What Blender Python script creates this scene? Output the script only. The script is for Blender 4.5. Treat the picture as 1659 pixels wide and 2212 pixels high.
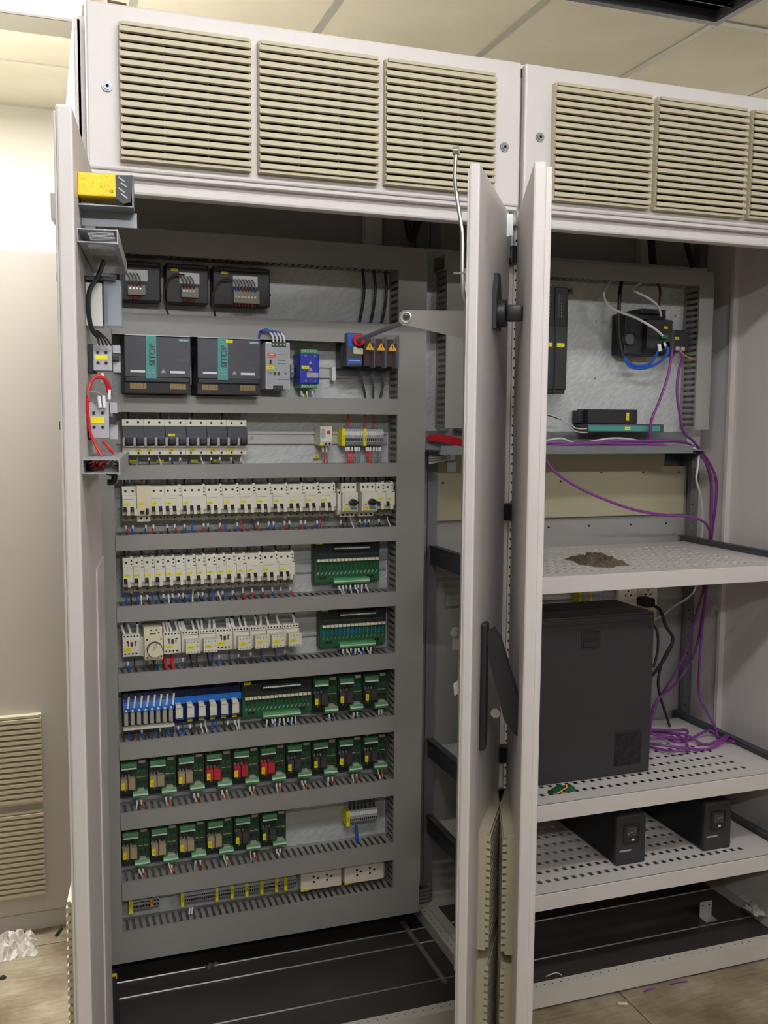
import bpy, bmesh, math, random
from mathutils import Vector, Matrix, Euler

random.seed(7)
for _o in list(bpy.data.objects):
    bpy.data.objects.remove(_o, do_unlink=True)
SC = bpy.context.scene
COL = SC.collection
R = math.radians

# ------------------------------------------------------------------ camera, world, lights, exposure
cam_d = bpy.data.cameras.new('camera')
cam = bpy.data.objects.new('camera', cam_d)
COL.objects.link(cam)
cam.location = (-0.10037, -2.15535, 1.56645)
cam.rotation_euler = (R(84.5502), R(-0.4501), R(-19.4966))
cam_d.sensor_fit = 'HORIZONTAL'
cam_d.sensor_width = 36.0
cam_d.lens = 36.0 * 2084.846 / 1659.0
cam_d.clip_start = 0.02
SC.camera = cam

w = bpy.data.worlds.new('world')
SC.world = w
w.use_nodes = True
w.node_tree.nodes['Background'].inputs[0].default_value = (1.0, 0.97, 0.9, 1)
w.node_tree.nodes['Background'].inputs[1].default_value = 0.0

SC.view_settings.view_transform = 'Standard'
SC.view_settings.look = 'None'
SC.view_settings.gamma = 1.0
SC.view_settings.use_curve_mapping = False
SC.view_settings.exposure = 0.0
SC.cycles.use_denoising = True
SC.cycles.max_bounces = 6
SC.cycles.use_adaptive_sampling = True
SC.cycles.adaptive_threshold = 0.03
SC.cycles.diffuse_bounces = 4
SC.cycles.transparent_max_bounces = 8
SC.cycles.caustics_reflective = False
SC.cycles.caustics_refractive = False

CEIL = 2.862


def area_light(name, loc, sx, sy, power, col=(1.0, 0.98, 0.94)):
    d = bpy.data.lights.new(name, 'AREA')
    d.shape = 'RECTANGLE'
    d.size, d.size_y = sx, sy
    d.energy = power
    d.color = col
    o = bpy.data.objects.new(name, d)
    COL.objects.link(o)
    o.location = loc
    return o


# ceiling battens with bare tubes in front of the cabinets (x, y, tube length, emission, where), and one panel behind them
BATTENS = [(0.30, -1.46, 1.2, 92.0, 'above the aisle close to the first open cabinet'),
           (2.70, -1.46, 1.2, 27.0, 'added above the aisle to brighten the second cabinet'),  # added unseen lamp, lifts the light on the second cabinet side
           (-0.15, -3.75, 1.2, 125.0, 'further back along the aisle'),
           (2.25, -3.75, 1.2, 105.0, 'far back on the second cabinet side')]
PANELS = [(-0.62, 0.86, 1.35, 0.60, 115.0, 'behind the open cabinets, near the white wall'),
          (3.55, 1.78, 0.90, 0.56, 45.0, 'behind the second cabinet, at the far side of the room')]

# ------------------------------------------------------------------ materials


def lin(c):
    out = []
    for v in c:
        v /= 255.0
        out.append(v / 12.92 if v <= 0.04045 else ((v + 0.055) / 1.055) ** 2.4)
    return (out[0], out[1], out[2], 1)


MAT = {}


def mat(name, rgb, rough=0.5, metal=0.0, var=0.06, scale=60.0, bump=0.0, alpha=1.0, trans=0.0, emit=None, spec=0.5):
    m = bpy.data.materials.new(name)
    m.use_nodes = True
    nt = m.node_tree
    b = nt.nodes['Principled BSDF']
    c = lin(rgb)
    b.inputs['Roughness'].default_value = rough
    b.inputs['Metallic'].default_value = metal
    b.inputs['Specular IOR Level'].default_value = spec
    tc = nt.nodes.new('ShaderNodeTexCoord')
    nz = nt.nodes.new('ShaderNodeTexNoise')
    nz.inputs['Scale'].default_value = scale
    nz.inputs['Detail'].default_value = 3.0
    nt.links.new(tc.outputs['Object'], nz.inputs['Vector'])
    mx = nt.nodes.new('ShaderNodeMix')
    mx.data_type = 'RGBA'
    mx.inputs[6].default_value = tuple(v * (1 - var) for v in c[:3]) + (1,)
    mx.inputs[7].default_value = tuple(min(1, v * (1 + var)) for v in c[:3]) + (1,)
    nt.links.new(nz.outputs['Fac'], mx.inputs['Factor'])
    nt.links.new(mx.outputs[2], b.inputs['Base Color'])
    if bump:
        bp = nt.nodes.new('ShaderNodeBump')
        bp.inputs['Strength'].default_value = bump
        bp.inputs['Distance'].default_value = 0.002
        nt.links.new(nz.outputs['Fac'], bp.inputs['Height'])
        nt.links.new(bp.outputs['Normal'], b.inputs['Normal'])
    if alpha < 1:
        b.inputs['Alpha'].default_value = alpha
    if trans:
        b.inputs['Transmission Weight'].default_value = trans
    if emit:
        b.inputs['Emission Color'].default_value = lin(emit[0])
        b.inputs['Emission Strength'].default_value = emit[1]
    MAT[name] = m
    return m


mat('paint', (215, 210, 207), 0.45, var=0.03, scale=300, bump=0.06)
mat('far_paint_dimmed', (190, 184, 176), 0.5, var=0.03, scale=200)  # cabinet paint darkened in place of dimmer light on the far cabinet
mat('paint_dirty', (200, 196, 186), 0.5, var=0.08, scale=9, bump=0.05)
mat('vent_beige', (192, 184, 157), 0.55, var=0.04, scale=40)
mat('filter_dark', (40, 36, 29), 0.9, var=0.2, scale=200)
mat('duct_grey', (148, 146, 142), 0.55, var=0.03, scale=80)
mat('interior_grey', (160, 160, 156), 0.5, var=0.04, scale=20)
mat('black_plastic', (36, 36, 40), 0.45, var=0.1)
mat('black_soft', (24, 24, 26), 0.6, var=0.1)
mat('black_metal', (35, 35, 38), 0.5, var=0.15, scale=120, bump=0.05)
mat('dark_grey', (72, 73, 80), 0.5, var=0.06)
mat('anthracite', (66, 68, 78), 0.5, var=0.05)
mat('teal', (74, 150, 146), 0.5, var=0.04)
mat('breaker_white', (226, 224, 208), 0.5, var=0.03)
mat('breaker_grey', (168, 166, 154), 0.55, var=0.05)
mat('terminal_shaded', (118, 113, 100), 0.55, var=0.08)
mat('ivory', (228, 220, 190), 0.5, var=0.05)
mat('white_plastic', (230, 230, 226), 0.45, var=0.03)
mat('white_sleeve', (232, 234, 236), 0.5, var=0.05)
mat('grey_plastic', (168, 170, 174), 0.5, var=0.04)
mat('steel', (190, 192, 192), 0.28, metal=0.9, var=0.08)
mat('galv_bracket', (136, 140, 143), 0.42, metal=0.45, var=0.12, scale=30)
mat('rear_post_shaded', (120, 123, 124), 0.45, metal=0.3, var=0.1, scale=30)  # rear posts: shade inside the cabinet put into a darker colour
mat('rail_metal', (205, 208, 205), 0.35, metal=0.5, var=0.06)
mat('brass', (196, 168, 110), 0.35, metal=0.8, var=0.1)
mat('pcb_green', (26, 92, 56), 0.45, var=0.3, scale=160)
mat('board_cover', (26, 36, 30), 0.5, var=0.4, scale=200)
mat('pcb_dark', (34, 66, 42), 0.5, var=0.5, scale=220)
mat('term_green', (76, 148, 88), 0.5, var=0.05)
mat('relay_tan', (168, 148, 118), 0.5, var=0.08)
mat('relay_red', (186, 44, 54), 0.5, var=0.08)
mat('relay_black', (62, 60, 60), 0.45, var=0.08)
mat('blue_device', (28, 50, 160), 0.45, var=0.06)
mat('blue_relay', (36, 110, 200), 0.45, var=0.06)
mat('blue_dark', (24, 34, 70), 0.5, var=0.2)
mat('switch_blue', (30, 100, 200), 0.45, var=0.05)
mat('red', (205, 36, 40), 0.45, var=0.05)
mat('red_badge', (226, 74, 66), 0.5, var=0.05)
mat('orange', (230, 150, 40), 0.5, var=0.06)
mat('warn_yellow', (246, 182, 20), 0.5, var=0.03)
mat('relay_yellow', (252, 208, 16), 0.45, var=0.03)
mat('wire_black', (30, 31, 34), 0.5)
mat('wire_grey', (120, 122, 124), 0.5)
mat('wire_white', (214, 214, 210), 0.45)
mat('wire_red', (190, 30, 36), 0.45)
mat('boot_red', (128, 28, 34), 0.5)
mat('wire_blue', (28, 84, 176), 0.45)
mat('wire_brown', (90, 52, 38), 0.5)
mat('wire_purple', (124, 54, 136), 0.45)
mat('wire_yellow', (206, 168, 40), 0.5)
mat('wire_orange', (204, 96, 40), 0.5)
mat('beige_plate', (176, 170, 142), 0.55, var=0.06, scale=6)
mat('socket_white', (232, 222, 204), 0.5, var=0.03)
mat('cab_floor', (58, 54, 52), 0.35, var=0.2, scale=10)
mat('ups_black', (45, 45, 48), 0.5, var=0.08)
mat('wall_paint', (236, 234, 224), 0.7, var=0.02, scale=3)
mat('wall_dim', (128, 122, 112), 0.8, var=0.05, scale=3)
mat('trim_grey', (150, 147, 134), 0.6)
mat('tee_grey', (176, 174, 162), 0.5, var=0.06, scale=20)
mat('hole_black', (10, 10, 10), 0.9)
mat('clear_grey', (190, 200, 215), 0.2, alpha=0.40, var=0.03)
mat('clear_cover', (90, 92, 100), 0.12, alpha=0.16, var=0.03)
mat('clear_smoke', (120, 122, 126), 0.15, alpha=0.16, var=0.03)
mat('paper', (214, 206, 200), 0.8, var=0.12, scale=40, bump=0.4)
mat('bag_brown', (98, 86, 70), 0.45, var=0.5, scale=22, bump=0.5)
mat('diffuser', (255, 252, 240), 0.6, emit=((255, 248, 232), 6.0))


def node_mat(name, rough, build, metal=0.0):
    m = bpy.data.materials.new(name)
    m.use_nodes = True
    nt = m.node_tree
    b = nt.nodes['Principled BSDF']
    b.inputs['Roughness'].default_value = rough
    b.inputs['Metallic'].default_value = metal
    build(nt, b)
    MAT[name] = m
    return m


def ramp(nt, stops):
    r = nt.nodes.new('ShaderNodeValToRGB')
    el = r.color_ramp.elements
    el[0].position, el[0].color = stops[0][0], stops[0][1]
    el[1].position, el[1].color = stops[-1][0], stops[-1][1]
    for p, c in stops[1:-1]:
        e = el.new(p)
        e.color = c
    return r


def _galv(nt, b):
    tc = nt.nodes.new('ShaderNodeTexCoord')
    mp = nt.nodes.new('ShaderNodeMapping')
    mp.inputs['Scale'].default_value = (1, 1, 1)
    mp.inputs['Rotation'].default_value = (0, R(35), 0)
    mp2 = nt.nodes.new('ShaderNodeMapping')
    mp2.inputs['Scale'].default_value = (0.45, 1, 1.6)
    nt.links.new(tc.outputs['Object'], mp.inputs['Vector'])
    nt.links.new(mp.outputs['Vector'], mp2.inputs['Vector'])
    vo = nt.nodes.new('ShaderNodeTexVoronoi')
    vo.inputs['Scale'].default_value = 130
    nt.links.new(mp2.outputs['Vector'], vo.inputs['Vector'])
    r = ramp(nt, [(0.0, lin((186, 191, 191))), (1.0, lin((214, 218, 217)))])
    nt.links.new(vo.outputs['Color'], r.inputs['Fac'])
    nt.links.new(r.outputs['Color'], b.inputs['Base Color'])
    r2 = ramp(nt, [(0.0, (0.34, 0.34, 0.34, 1)), (1.0, (0.58, 0.58, 0.58, 1))])
    nt.links.new(vo.outputs['Color'], r2.inputs['Fac'])
    nt.links.new(r2.outputs['Color'], b.inputs['Roughness'])


node_mat('galvanised', 0.45, _galv, metal=0.12)


def _tag(nt, b):
    tc = nt.nodes.new('ShaderNodeTexCoord')
    sp = nt.nodes.new('ShaderNodeSeparateXYZ')
    nt.links.new(tc.outputs['Generated'], sp.inputs[0])
    nz = nt.nodes.new('ShaderNodeTexNoise')
    nz.inputs['Scale'].default_value = 900
    nt.links.new(tc.outputs['Object'], nz.inputs['Vector'])

    def band(sock, lo, hi):
        a = nt.nodes.new('ShaderNodeMath'); a.operation = 'GREATER_THAN'; a.inputs[1].default_value = lo
        c = nt.nodes.new('ShaderNodeMath'); c.operation = 'LESS_THAN'; c.inputs[1].default_value = hi
        nt.links.new(sock, a.inputs[0]); nt.links.new(sock, c.inputs[0])
        d = nt.nodes.new('ShaderNodeMath'); d.operation = 'MULTIPLY'
        nt.links.new(a.outputs[0], d.inputs[0]); nt.links.new(c.outputs[0], d.inputs[1])
        return d.outputs[0]
    bx = band(sp.outputs[0], 0.28, 0.76)
    bz = band(sp.outputs[2], 0.30, 0.62)
    t = nt.nodes.new('ShaderNodeMath'); t.operation = 'MULTIPLY'
    nt.links.new(bx, t.inputs[0]); nt.links.new(bz, t.inputs[1])
    g = nt.nodes.new('ShaderNodeMath'); g.operation = 'MULTIPLY'
    nt.links.new(t.outputs[0], g.inputs[0]); nt.links.new(nz.outputs['Fac'], g.inputs[1])
    r = ramp(nt, [(0.0, lin((238, 226, 20))), (0.42, lin((236, 224, 20))), (0.62, lin((120, 110, 20)))])
    nt.links.new(g.outputs[0], r.inputs['Fac'])
    nt.links.new(r.outputs['Color'], b.inputs['Base Color'])


node_mat('tag_yellow', 0.5, _tag)


def _floor(nt, b):
    tc = nt.nodes.new('ShaderNodeTexCoord')
    n1 = nt.nodes.new('ShaderNodeTexNoise'); n1.inputs['Scale'].default_value = 6; n1.inputs['Detail'].default_value = 6
    n2 = nt.nodes.new('ShaderNodeTexNoise'); n2.inputs['Scale'].default_value = 60; n2.inputs['Detail'].default_value = 5
    mp = nt.nodes.new('ShaderNodeMapping'); mp.inputs['Scale'].default_value = (0.25, 1.6, 1)
    nt.links.new(tc.outputs['Object'], mp.inputs['Vector'])
    nt.links.new(tc.outputs['Object'], n1.inputs['Vector'])
    nt.links.new(mp.outputs['Vector'], n2.inputs['Vector'])
    r1 = ramp(nt, [(0.3, lin((120, 102, 78))), (0.6, lin((178, 168, 146)))])
    r2 = ramp(nt, [(0.35, lin((150, 140, 122))), (0.7, lin((232, 226, 214)))])
    nt.links.new(n1.outputs['Fac'], r1.inputs['Fac'])
    nt.links.new(n2.outputs['Fac'], r2.inputs['Fac'])
    mx = nt.nodes.new('ShaderNodeMix'); mx.data_type = 'RGBA'; mx.blend_type = 'MULTIPLY'
    mx.inputs['Factor'].default_value = 0.55
    nt.links.new(r1.outputs['Color'], mx.inputs[6])
    nt.links.new(r2.outputs['Color'], mx.inputs[7])
    nt.links.new(mx.outputs[2], b.inputs['Base Color'])


node_mat('floor_tile', 0.55, _floor)


def _ceil(nt, b):
    tc = nt.nodes.new('ShaderNodeTexCoord')
    n1 = nt.nodes.new('ShaderNodeTexNoise'); n1.inputs['Scale'].default_value = 3; n1.inputs['Detail'].default_value = 4
    n2 = nt.nodes.new('ShaderNodeTexNoise'); n2.inputs['Scale'].default_value = 26; n2.inputs['Detail'].default_value = 3
    nt.links.new(tc.outputs['Object'], n1.inputs['Vector'])
    mp = nt.nodes.new('ShaderNodeMapping'); mp.inputs['Scale'].default_value = (0.5, 1.4, 1)
    nt.links.new(tc.outputs['Object'], mp.inputs['Vector'])
    nt.links.new(mp.outputs['Vector'], n2.inputs['Vector'])
    r1 = ramp(nt, [(0.35, lin((222, 216, 196))), (0.65, lin((232, 227, 210)))])
    nt.links.new(n1.outputs['Fac'], r1.inputs['Fac'])
    ml = nt.nodes.new('ShaderNodeMath'); ml.operation = 'MULTIPLY'
    nt.links.new(n1.outputs['Fac'], ml.inputs[0]); nt.links.new(n2.outputs['Fac'], ml.inputs[1])
    r2 = ramp(nt, [(0.40, (1, 1, 1, 1)), (0.47, (0.62, 0.60, 0.56, 1))])
    nt.links.new(ml.outputs[0], r2.inputs['Fac'])
    mx = nt.nodes.new('ShaderNodeMix'); mx.data_type = 'RGBA'; mx.blend_type = 'MULTIPLY'
    mx.inputs['Factor'].default_value = 1.0
    nt.links.new(r1.outputs['Color'], mx.inputs[6])
    nt.links.new(r2.outputs['Color'], mx.inputs[7])
    nt.links.new(mx.outputs[2], b.inputs['Base Color'])


node_mat('ceiling_tile', 0.8, _ceil)


def _print(nt, b):
    # yellow housing with fine printed wiring diagram marks
    tc = nt.nodes.new('ShaderNodeTexCoord')
    mp = nt.nodes.new('ShaderNodeMapping'); mp.inputs['Scale'].default_value = (1.0, 1, 2.2)
    nt.links.new(tc.outputs['Object'], mp.inputs['Vector'])
    nz = nt.nodes.new('ShaderNodeTexNoise'); nz.inputs['Scale'].default_value = 260; nz.inputs['Detail'].default_value = 1
    nt.links.new(mp.outputs['Vector'], nz.inputs['Vector'])
    wv = nt.nodes.new('ShaderNodeTexWave'); wv.bands_direction = 'X'; wv.inputs['Scale'].default_value = 17
    nt.links.new(tc.outputs['Object'], wv.inputs['Vector'])
    ml = nt.nodes.new('ShaderNodeMath'); ml.operation = 'MULTIPLY'
    nt.links.new(nz.outputs['Fac'], ml.inputs[0]); nt.links.new(wv.outputs['Fac'], ml.inputs[1])
    r = ramp(nt, [(0.0, lin((254, 214, 10))), (0.26, lin((252, 208, 10))), (0.40, lin((130, 94, 8)))])
    nt.links.new(ml.outputs[0], r.inputs['Fac'])
    nt.links.new(r.outputs['Color'], b.inputs['Base Color'])


node_mat('yellow_print', 0.45, _print)

# ------------------------------------------------------------------ mesh helpers


class MB:
    def __init__(s):
        s.v, s.f = [], []

    def add(s, vs, fs):
        n = len(s.v)
        s.v += [tuple(p) for p in vs]
        s.f += [tuple(i + n for i in q) for q in fs]
        return s

    def box(s, x0, x1, y0, y1, z0, z1, c=0.0):
        if c <= 0:
            return s.add([(x0, y0, z0), (x1, y0, z0), (x1, y1, z0), (x0, y1, z0), (x0, y0, z1), (x1, y0, z1), (x1, y1, z1), (x0, y1, z1)],
                         [(0, 3, 2, 1), (4, 5, 6, 7), (0, 1, 5, 4), (1, 2, 6, 5), (2, 3, 7, 6), (3, 0, 4, 7)])
        bm = bmesh.new()
        bmesh.ops.create_cube(bm, size=1.0)
        for v in bm.verts:
            v.co = Vector(((x0 + x1) / 2 + v.co.x * (x1 - x0), (y0 + y1) / 2 + v.co.y * (y1 - y0), (z0 + z1) / 2 + v.co.z * (z1 - z0)))
        bmesh.ops.bevel(bm, geom=list(bm.edges), offset=c, segments=2, affect='EDGES', profile=0.5)
        bm.verts.index_update()
        s.add([v.co[:] for v in bm.verts], [[v.index for v in f.verts] for f in bm.faces])
        bm.free()
        return s

    def prism(s, poly, axis, a, b):
        n = len(poly)

        def P(u, v, t):
            return (t, u, v) if axis == 'x' else ((u, t, v) if axis == 'y' else (u, v, t))
        vs = [P(u, v, a) for u, v in poly] + [P(u, v, b) for u, v in poly]
        fs = [tuple(range(n)), tuple(range(2 * n - 1, n - 1, -1))] + [(i, i + n, (i + 1) % n + n, (i + 1) % n) for i in range(n)]
        return s.add(vs, fs)

    def cyl(s, c, axis, r, a, b, n=14, r2=None):
        r2 = r if r2 is None else r2
        vs, fs = [], []
        for t, rr in ((a, r), (b, r2)):
            for i in range(n):
                q = 2 * math.pi * i / n
                u, v = rr * math.cos(q), rr * math.sin(q)
                vs.append((t, c[0] + u, c[1] + v) if axis == 'x' else ((c[0] + u, t, c[1] + v) if axis == 'y' else (c[0] + u, c[1] + v, t)))
        fs = [tuple(range(n)), tuple(range(2 * n - 1, n - 1, -1))] + [(i, i + n, (i + 1) % n + n, (i + 1) % n) for i in range(n)]
        return s.add(vs, fs)

    def tube(s, pts, r, n=8, smooth=True, sub=5):
        pts = [Vector(p) for p in pts]
        if smooth and len(pts) > 2:
            q = []
            for i in range(len(pts) - 1):
                p0, p1, p2, p3 = pts[max(i - 1, 0)], pts[i], pts[i + 1], pts[min(i + 2, len(pts) - 1)]
                for k in range(sub):
                    t = k / sub
                    q.append(0.5 * ((2 * p1) + (p2 - p0) * t + (2 * p0 - 5 * p1 + 4 * p2 - p3) * t * t + (3 * p1 - p0 - 3 * p2 + p3) * t ** 3))
            q.append(pts[-1])
            pts = q
        up = None
        vs, fs = [], []
        for i, p in enumerate(pts):
            t = (pts[min(i + 1, len(pts) - 1)] - pts[max(i - 1, 0)])
            if t.length < 1e-9:
                t = Vector((0, 0, 1))
            t.normalize()
            if up is None:
                up = t.orthogonal().normalized()
            up = (up - t * up.dot(t))
            up = up.normalized() if up.length > 1e-6 else t.orthogonal().normalized()
            sd = t.cross(up)
            for k in range(n):
                a = 2 * math.pi * k / n
                vs.append(p + up * (r * math.cos(a)) + sd * (r * math.sin(a)))
        m = len(pts)
        for i in range(m - 1):
            for k in range(n):
                fs.append((i * n + k, i * n + (k + 1) % n, (i + 1) * n + (k + 1) % n, (i + 1) * n + k))
        fs.append(tuple(range(n - 1, -1, -1)))
        fs.append(tuple((m - 1) * n + k for k in range(n)))
        return s.add(vs, fs)

    def pplate(s, us, vs_, solid, w0, w1, fn):
        """perforated sheet: grid cells, the solid ones kept, one connected sheet with real holes"""
        idx = {}
        V, F = [], []

        def vid(i, j, k):
            key = (i, j, k)
            if key not in idx:
                idx[key] = len(V)
                V.append(fn(us[i], vs_[j], w1 if k else w0))
            return idx[key]
        nu, nv = len(us) - 1, len(vs_) - 1

        def S(i, j):
            return 0 <= i < nu and 0 <= j < nv and solid(i, j)
        for i in range(nu):
            for j in range(nv):
                if not S(i, j):
                    continue
                F.append((vid(i, j, 1), vid(i + 1, j, 1), vid(i + 1, j + 1, 1), vid(i, j + 1, 1)))
                F.append((vid(i, j, 0), vid(i, j + 1, 0), vid(i + 1, j + 1, 0), vid(i + 1, j, 0)))
                if not S(i - 1, j): F.append((vid(i, j, 0), vid(i, j, 1), vid(i, j + 1, 1), vid(i, j + 1, 0)))
                if not S(i + 1, j): F.append((vid(i + 1, j, 0), vid(i + 1, j + 1, 0), vid(i + 1, j + 1, 1), vid(i + 1, j, 1)))
                if not S(i, j - 1): F.append((vid(i, j, 0), vid(i + 1, j, 0), vid(i + 1, j, 1), vid(i, j, 1)))
                if not S(i, j + 1): F.append((vid(i, j + 1, 0), vid(i, j + 1, 1), vid(i + 1, j + 1, 1), vid(i + 1, j + 1, 0)))
        return s.add(V, F)

    def mesh(s, name, smooth=False):
        m = bpy.data.meshes.new(name)
        m.from_pydata(s.v, [], s.f)
        bm = bmesh.new()
        bm.from_mesh(m)
        bmesh.ops.recalc_face_normals(bm, faces=bm.faces)
        bm.to_mesh(m)
        bm.free()
        if smooth:
            for p in m.polygons:
                p.use_smooth = True
            m.set_sharp_from_angle(angle=R(38))
        m.update()
        return m


CACHE = {}


def K(key, fn, smooth=False):
    if key not in CACHE:
        CACHE[key] = fn(MB()).mesh(key, smooth)
    return CACHE[key]


def obj(name, mesh, mt=None, parent=None, loc=(0, 0, 0), rot=(0, 0, 0)):
    """link a mesh object; the material sits on the object slot so mesh data can be shared"""
    if isinstance(mesh, MB):
        mesh = mesh.mesh(name, False)
    o = bpy.data.objects.new(name, mesh)
    COL.objects.link(o)
    if mt:
        if not mesh.materials:
            mesh.materials.append(None)
        o.material_slots[0].link = 'OBJECT'
        o.material_slots[0].material = MAT[mt]
    o.parent = parent
    o.location = loc
    o.rotation_euler = rot
    return o


def tag(o, label, cat, group=None):
    o['label'] = label
    o['category'] = cat
    if group:
        o['group'] = group
    return o


def thing(name, label, cat, loc=(0, 0, 0), rot=(0, 0, 0), group=None):
    o = bpy.data.objects.new(name, None)
    COL.objects.link(o)
    o.empty_display_size = 0.02
    o.location = loc
    o.rotation_euler = rot
    return tag(o, label, cat, group)


def struct(o):
    o['kind'] = 'structure'
    return o


def stuff(o):
    o['kind'] = 'stuff'
    return o


ORD = ['first', 'second', 'third', 'fourth', 'fifth', 'sixth', 'seventh', 'eighth', 'ninth', 'tenth', 'eleventh', 'twelfth', 'thirteenth',
       'fourteenth', 'fifteenth', 'sixteenth', 'seventeenth', 'eighteenth']


def box(x0, x1, y0, y1, z0, z1, c=0.0):
    return MB().box(x0, x1, y0, y1, z0, z1, c)


def tube_obj(name, pts, r, mt, label=None, cat=None, group=None, parent=None, n=8):
    o = obj(name, MB().tube(pts, r, n).mesh(name, True), mt, parent)
    if label:
        tag(o, label, cat, group)
    return o


def letters(body, size, mt, parent, loc, rot, name='lettering', depth=0.0002):
    cu = bpy.data.curves.new(name, 'FONT')
    cu.body = body
    cu.size = size
    cu.align_x = 'CENTER'
    cu.align_y = 'CENTER'
    cu.extrude = depth
    tmp = bpy.data.objects.new('tmp_text', cu)
    COL.objects.link(tmp)
    dg = bpy.context.evaluated_depsgraph_get()
    me = bpy.data.meshes.new_from_object(tmp.evaluated_get(dg))
    bpy.data.objects.remove(tmp, do_unlink=True)
    me.materials.clear()
    return obj(name, me, mt, parent, loc, rot)


FRONT = (R(90), 0, 0)      # text that faces the room (-y)

# ------------------------------------------------------------------ room
PLATE = 0.487      # front of the mounting plates
FACE = 0.407       # front of the cable ducts
X0, X1 = -4.0, 4.6
Y0, Y1 = -5.2, 2.32

fl = struct(obj('floor', box(X0, X1, Y0, Y1, -0.12, -0.004), 'filter_dark'))
tile_me = {}
ts = 0.6
nx0, nx1 = -3, 5
k = 0
for i in range(-4, 5):
    for j in range(-4, 4):
        xa, ya = 0.165 + i * ts, -0.435 + j * ts
        if ya + ts > Y1 or xa + ts > X1 or xa < X0:
            continue
        me = K('floor_tile', lambda m: m.box(0.0015, ts - 0.0015, 0.0015, ts - 0.0015, -0.004, 0.0, 0))
        obj('floor_tile', me, 'floor_tile', fl, (xa, ya, 0))
obj('floor_slab_far', box(X0, X1, Y0, -2.85, -0.004, 0.0), 'floor_tile', fl)

struct(obj('wall_back', box(X0, X1, Y1, Y1 + 0.1, 0, CEIL + 0.1), 'wall_paint'))
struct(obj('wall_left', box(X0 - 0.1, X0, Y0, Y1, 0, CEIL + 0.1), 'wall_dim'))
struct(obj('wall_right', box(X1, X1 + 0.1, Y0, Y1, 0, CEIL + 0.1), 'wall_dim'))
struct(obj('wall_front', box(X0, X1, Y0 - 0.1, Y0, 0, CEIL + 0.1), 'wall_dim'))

ce = struct(obj('ceiling', box(X0, X1, Y0, Y1, CEIL + 0.06, CEIL + 0.12), 'filter_dark'))
GX, GY = 0.805, 0.575        # a tee of the ceiling grid runs along x = GX, another along y = GY
xs_t = [GX + i * 0.6 for i in range(-9, 8)]
ys_t = [GY + i * 0.6 for i in range(-10, 5)]
HOLE = (1, -1)               # open black panel right of the tee at GX+0.6, in front of GY
for i in range(-9, 7):
    for j in range(-10, 4):
        xa, ya = GX + i * 0.6, GY + j * 0.6
        if xa < X0 - 0.3 or xa + 0.6 > X1 + 0.3 or ya + 0.6 > Y1 + 0.4 or ya < Y0 - 0.3:
            continue
        if (i, j) == HOLE:
            continue
        me = K('ceiling_tile', lambda m: m.box(0.006, 0.594, 0.006, 0.594, 0.004, 0.016))
        obj('ceiling_tile', me, 'ceiling_tile', ce, (xa, ya, CEIL))
for n, x in enumerate(xs_t):
    if X0 < x < X1:
        obj('ceiling_tee', box(x - 0.012, x + 0.012, Y0, Y1, CEIL - 0.001, CEIL + 0.03), 'tee_grey', ce)
for n, y in enumerate(ys_t):
    if Y0 < y < Y1:
        obj('ceiling_tee', box(X0, X1, y - 0.012, y + 0.012, CEIL - 0.0005, CEIL + 0.03), 'tee_grey' if y < 1.2 else 'ceiling_tile', ce)

hx, hy = GX + 0.6, GY - 0.6
t = thing('ceiling_vent', 'dark square air vent in the ceiling above the second cabinet', 'vent', (hx, hy, CEIL))
obj('frame', MB().box(0.0, 0.6, 0.575, 0.6, -0.012, 0.02).box(0.0, 0.6, 0.0, 0.025, -0.012, 0.02).box(0.0, 0.025, 0.025, 0.575, -0.012, 0.02).box(0.575, 0.6, 0.025, 0.575, -0.012, 0.02), 'dark_grey', t)
obj('backing', box(0.0, 0.6, 0.0, 0.6, 0.045, 0.055), 'black_soft', t)
for q in range(9):
    obj('blade', K('vent_blade', lambda m: m.prism([(0, 0), (0.004, 0), (0.044, 0.03), (0.040, 0.03)], 'x', 0.025, 0.575)), 'black_metal', t, (0, 0.05 + q * 0.055, 0.0))

for n, (fx, fy, L_, em, where) in enumerate(BATTENS):
    t = thing('ceiling_light', 'white ceiling batten with two bare tubes ' + where, 'light', (fx, fy, CEIL), group='ceiling battens')
    hl = L_ / 2
    obj('housing', MB().prism([(-0.06, 0.0), (-0.03, -0.035), (0.03, -0.035), (0.06, 0.0)], 'x', -hl - 0.03, hl + 0.03), 'white_plastic', t)
    tm = mat('tube_light_%d' % n, (255, 250, 240), 0.6, emit=((250, 250, 254), em))
    for yy in (-0.055, 0.055):
        obj('tube', MB().cyl((yy, -0.055), 'x', 0.013, -hl, hl, 10).mesh('tube', True), 'tube_light_%d' % n, t)
        for xx in (-hl - 0.012, hl):
            obj('holder', box(xx, xx + 0.012, yy - 0.016, yy + 0.016, -0.075, -0.02), 'white_plastic', t)
for n, (fx, fy, lx, ly, pw, where) in enumerate(PANELS):
    t = thing('ceiling_light', 'bright ceiling light panel ' + where, 'light', (fx, fy, CEIL))
    hx_, hy_ = lx / 2, ly / 2
    obj('housing', MB().box(-hx_ - 0.02, hx_ + 0.02, -hy_ - 0.02, -hy_, -0.05, 0.003).box(-hx_ - 0.02, hx_ + 0.02, hy_, hy_ + 0.02, -0.05, 0.003)
        .box(-hx_ - 0.02, -hx_, -hy_, hy_, -0.05, 0.003).box(hx_, hx_ + 0.02, -hy_, hy_, -0.05, 0.003), 'grey_plastic', t)
    obj('diffuser', box(-hx_, hx_, -hy_, hy_, -0.049, -0.043), 'diffuser', t)
    area_light('ceiling_light_lamp', (fx, fy, CEIL - 0.055), lx * 0.96, ly * 0.94, pw)

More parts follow.
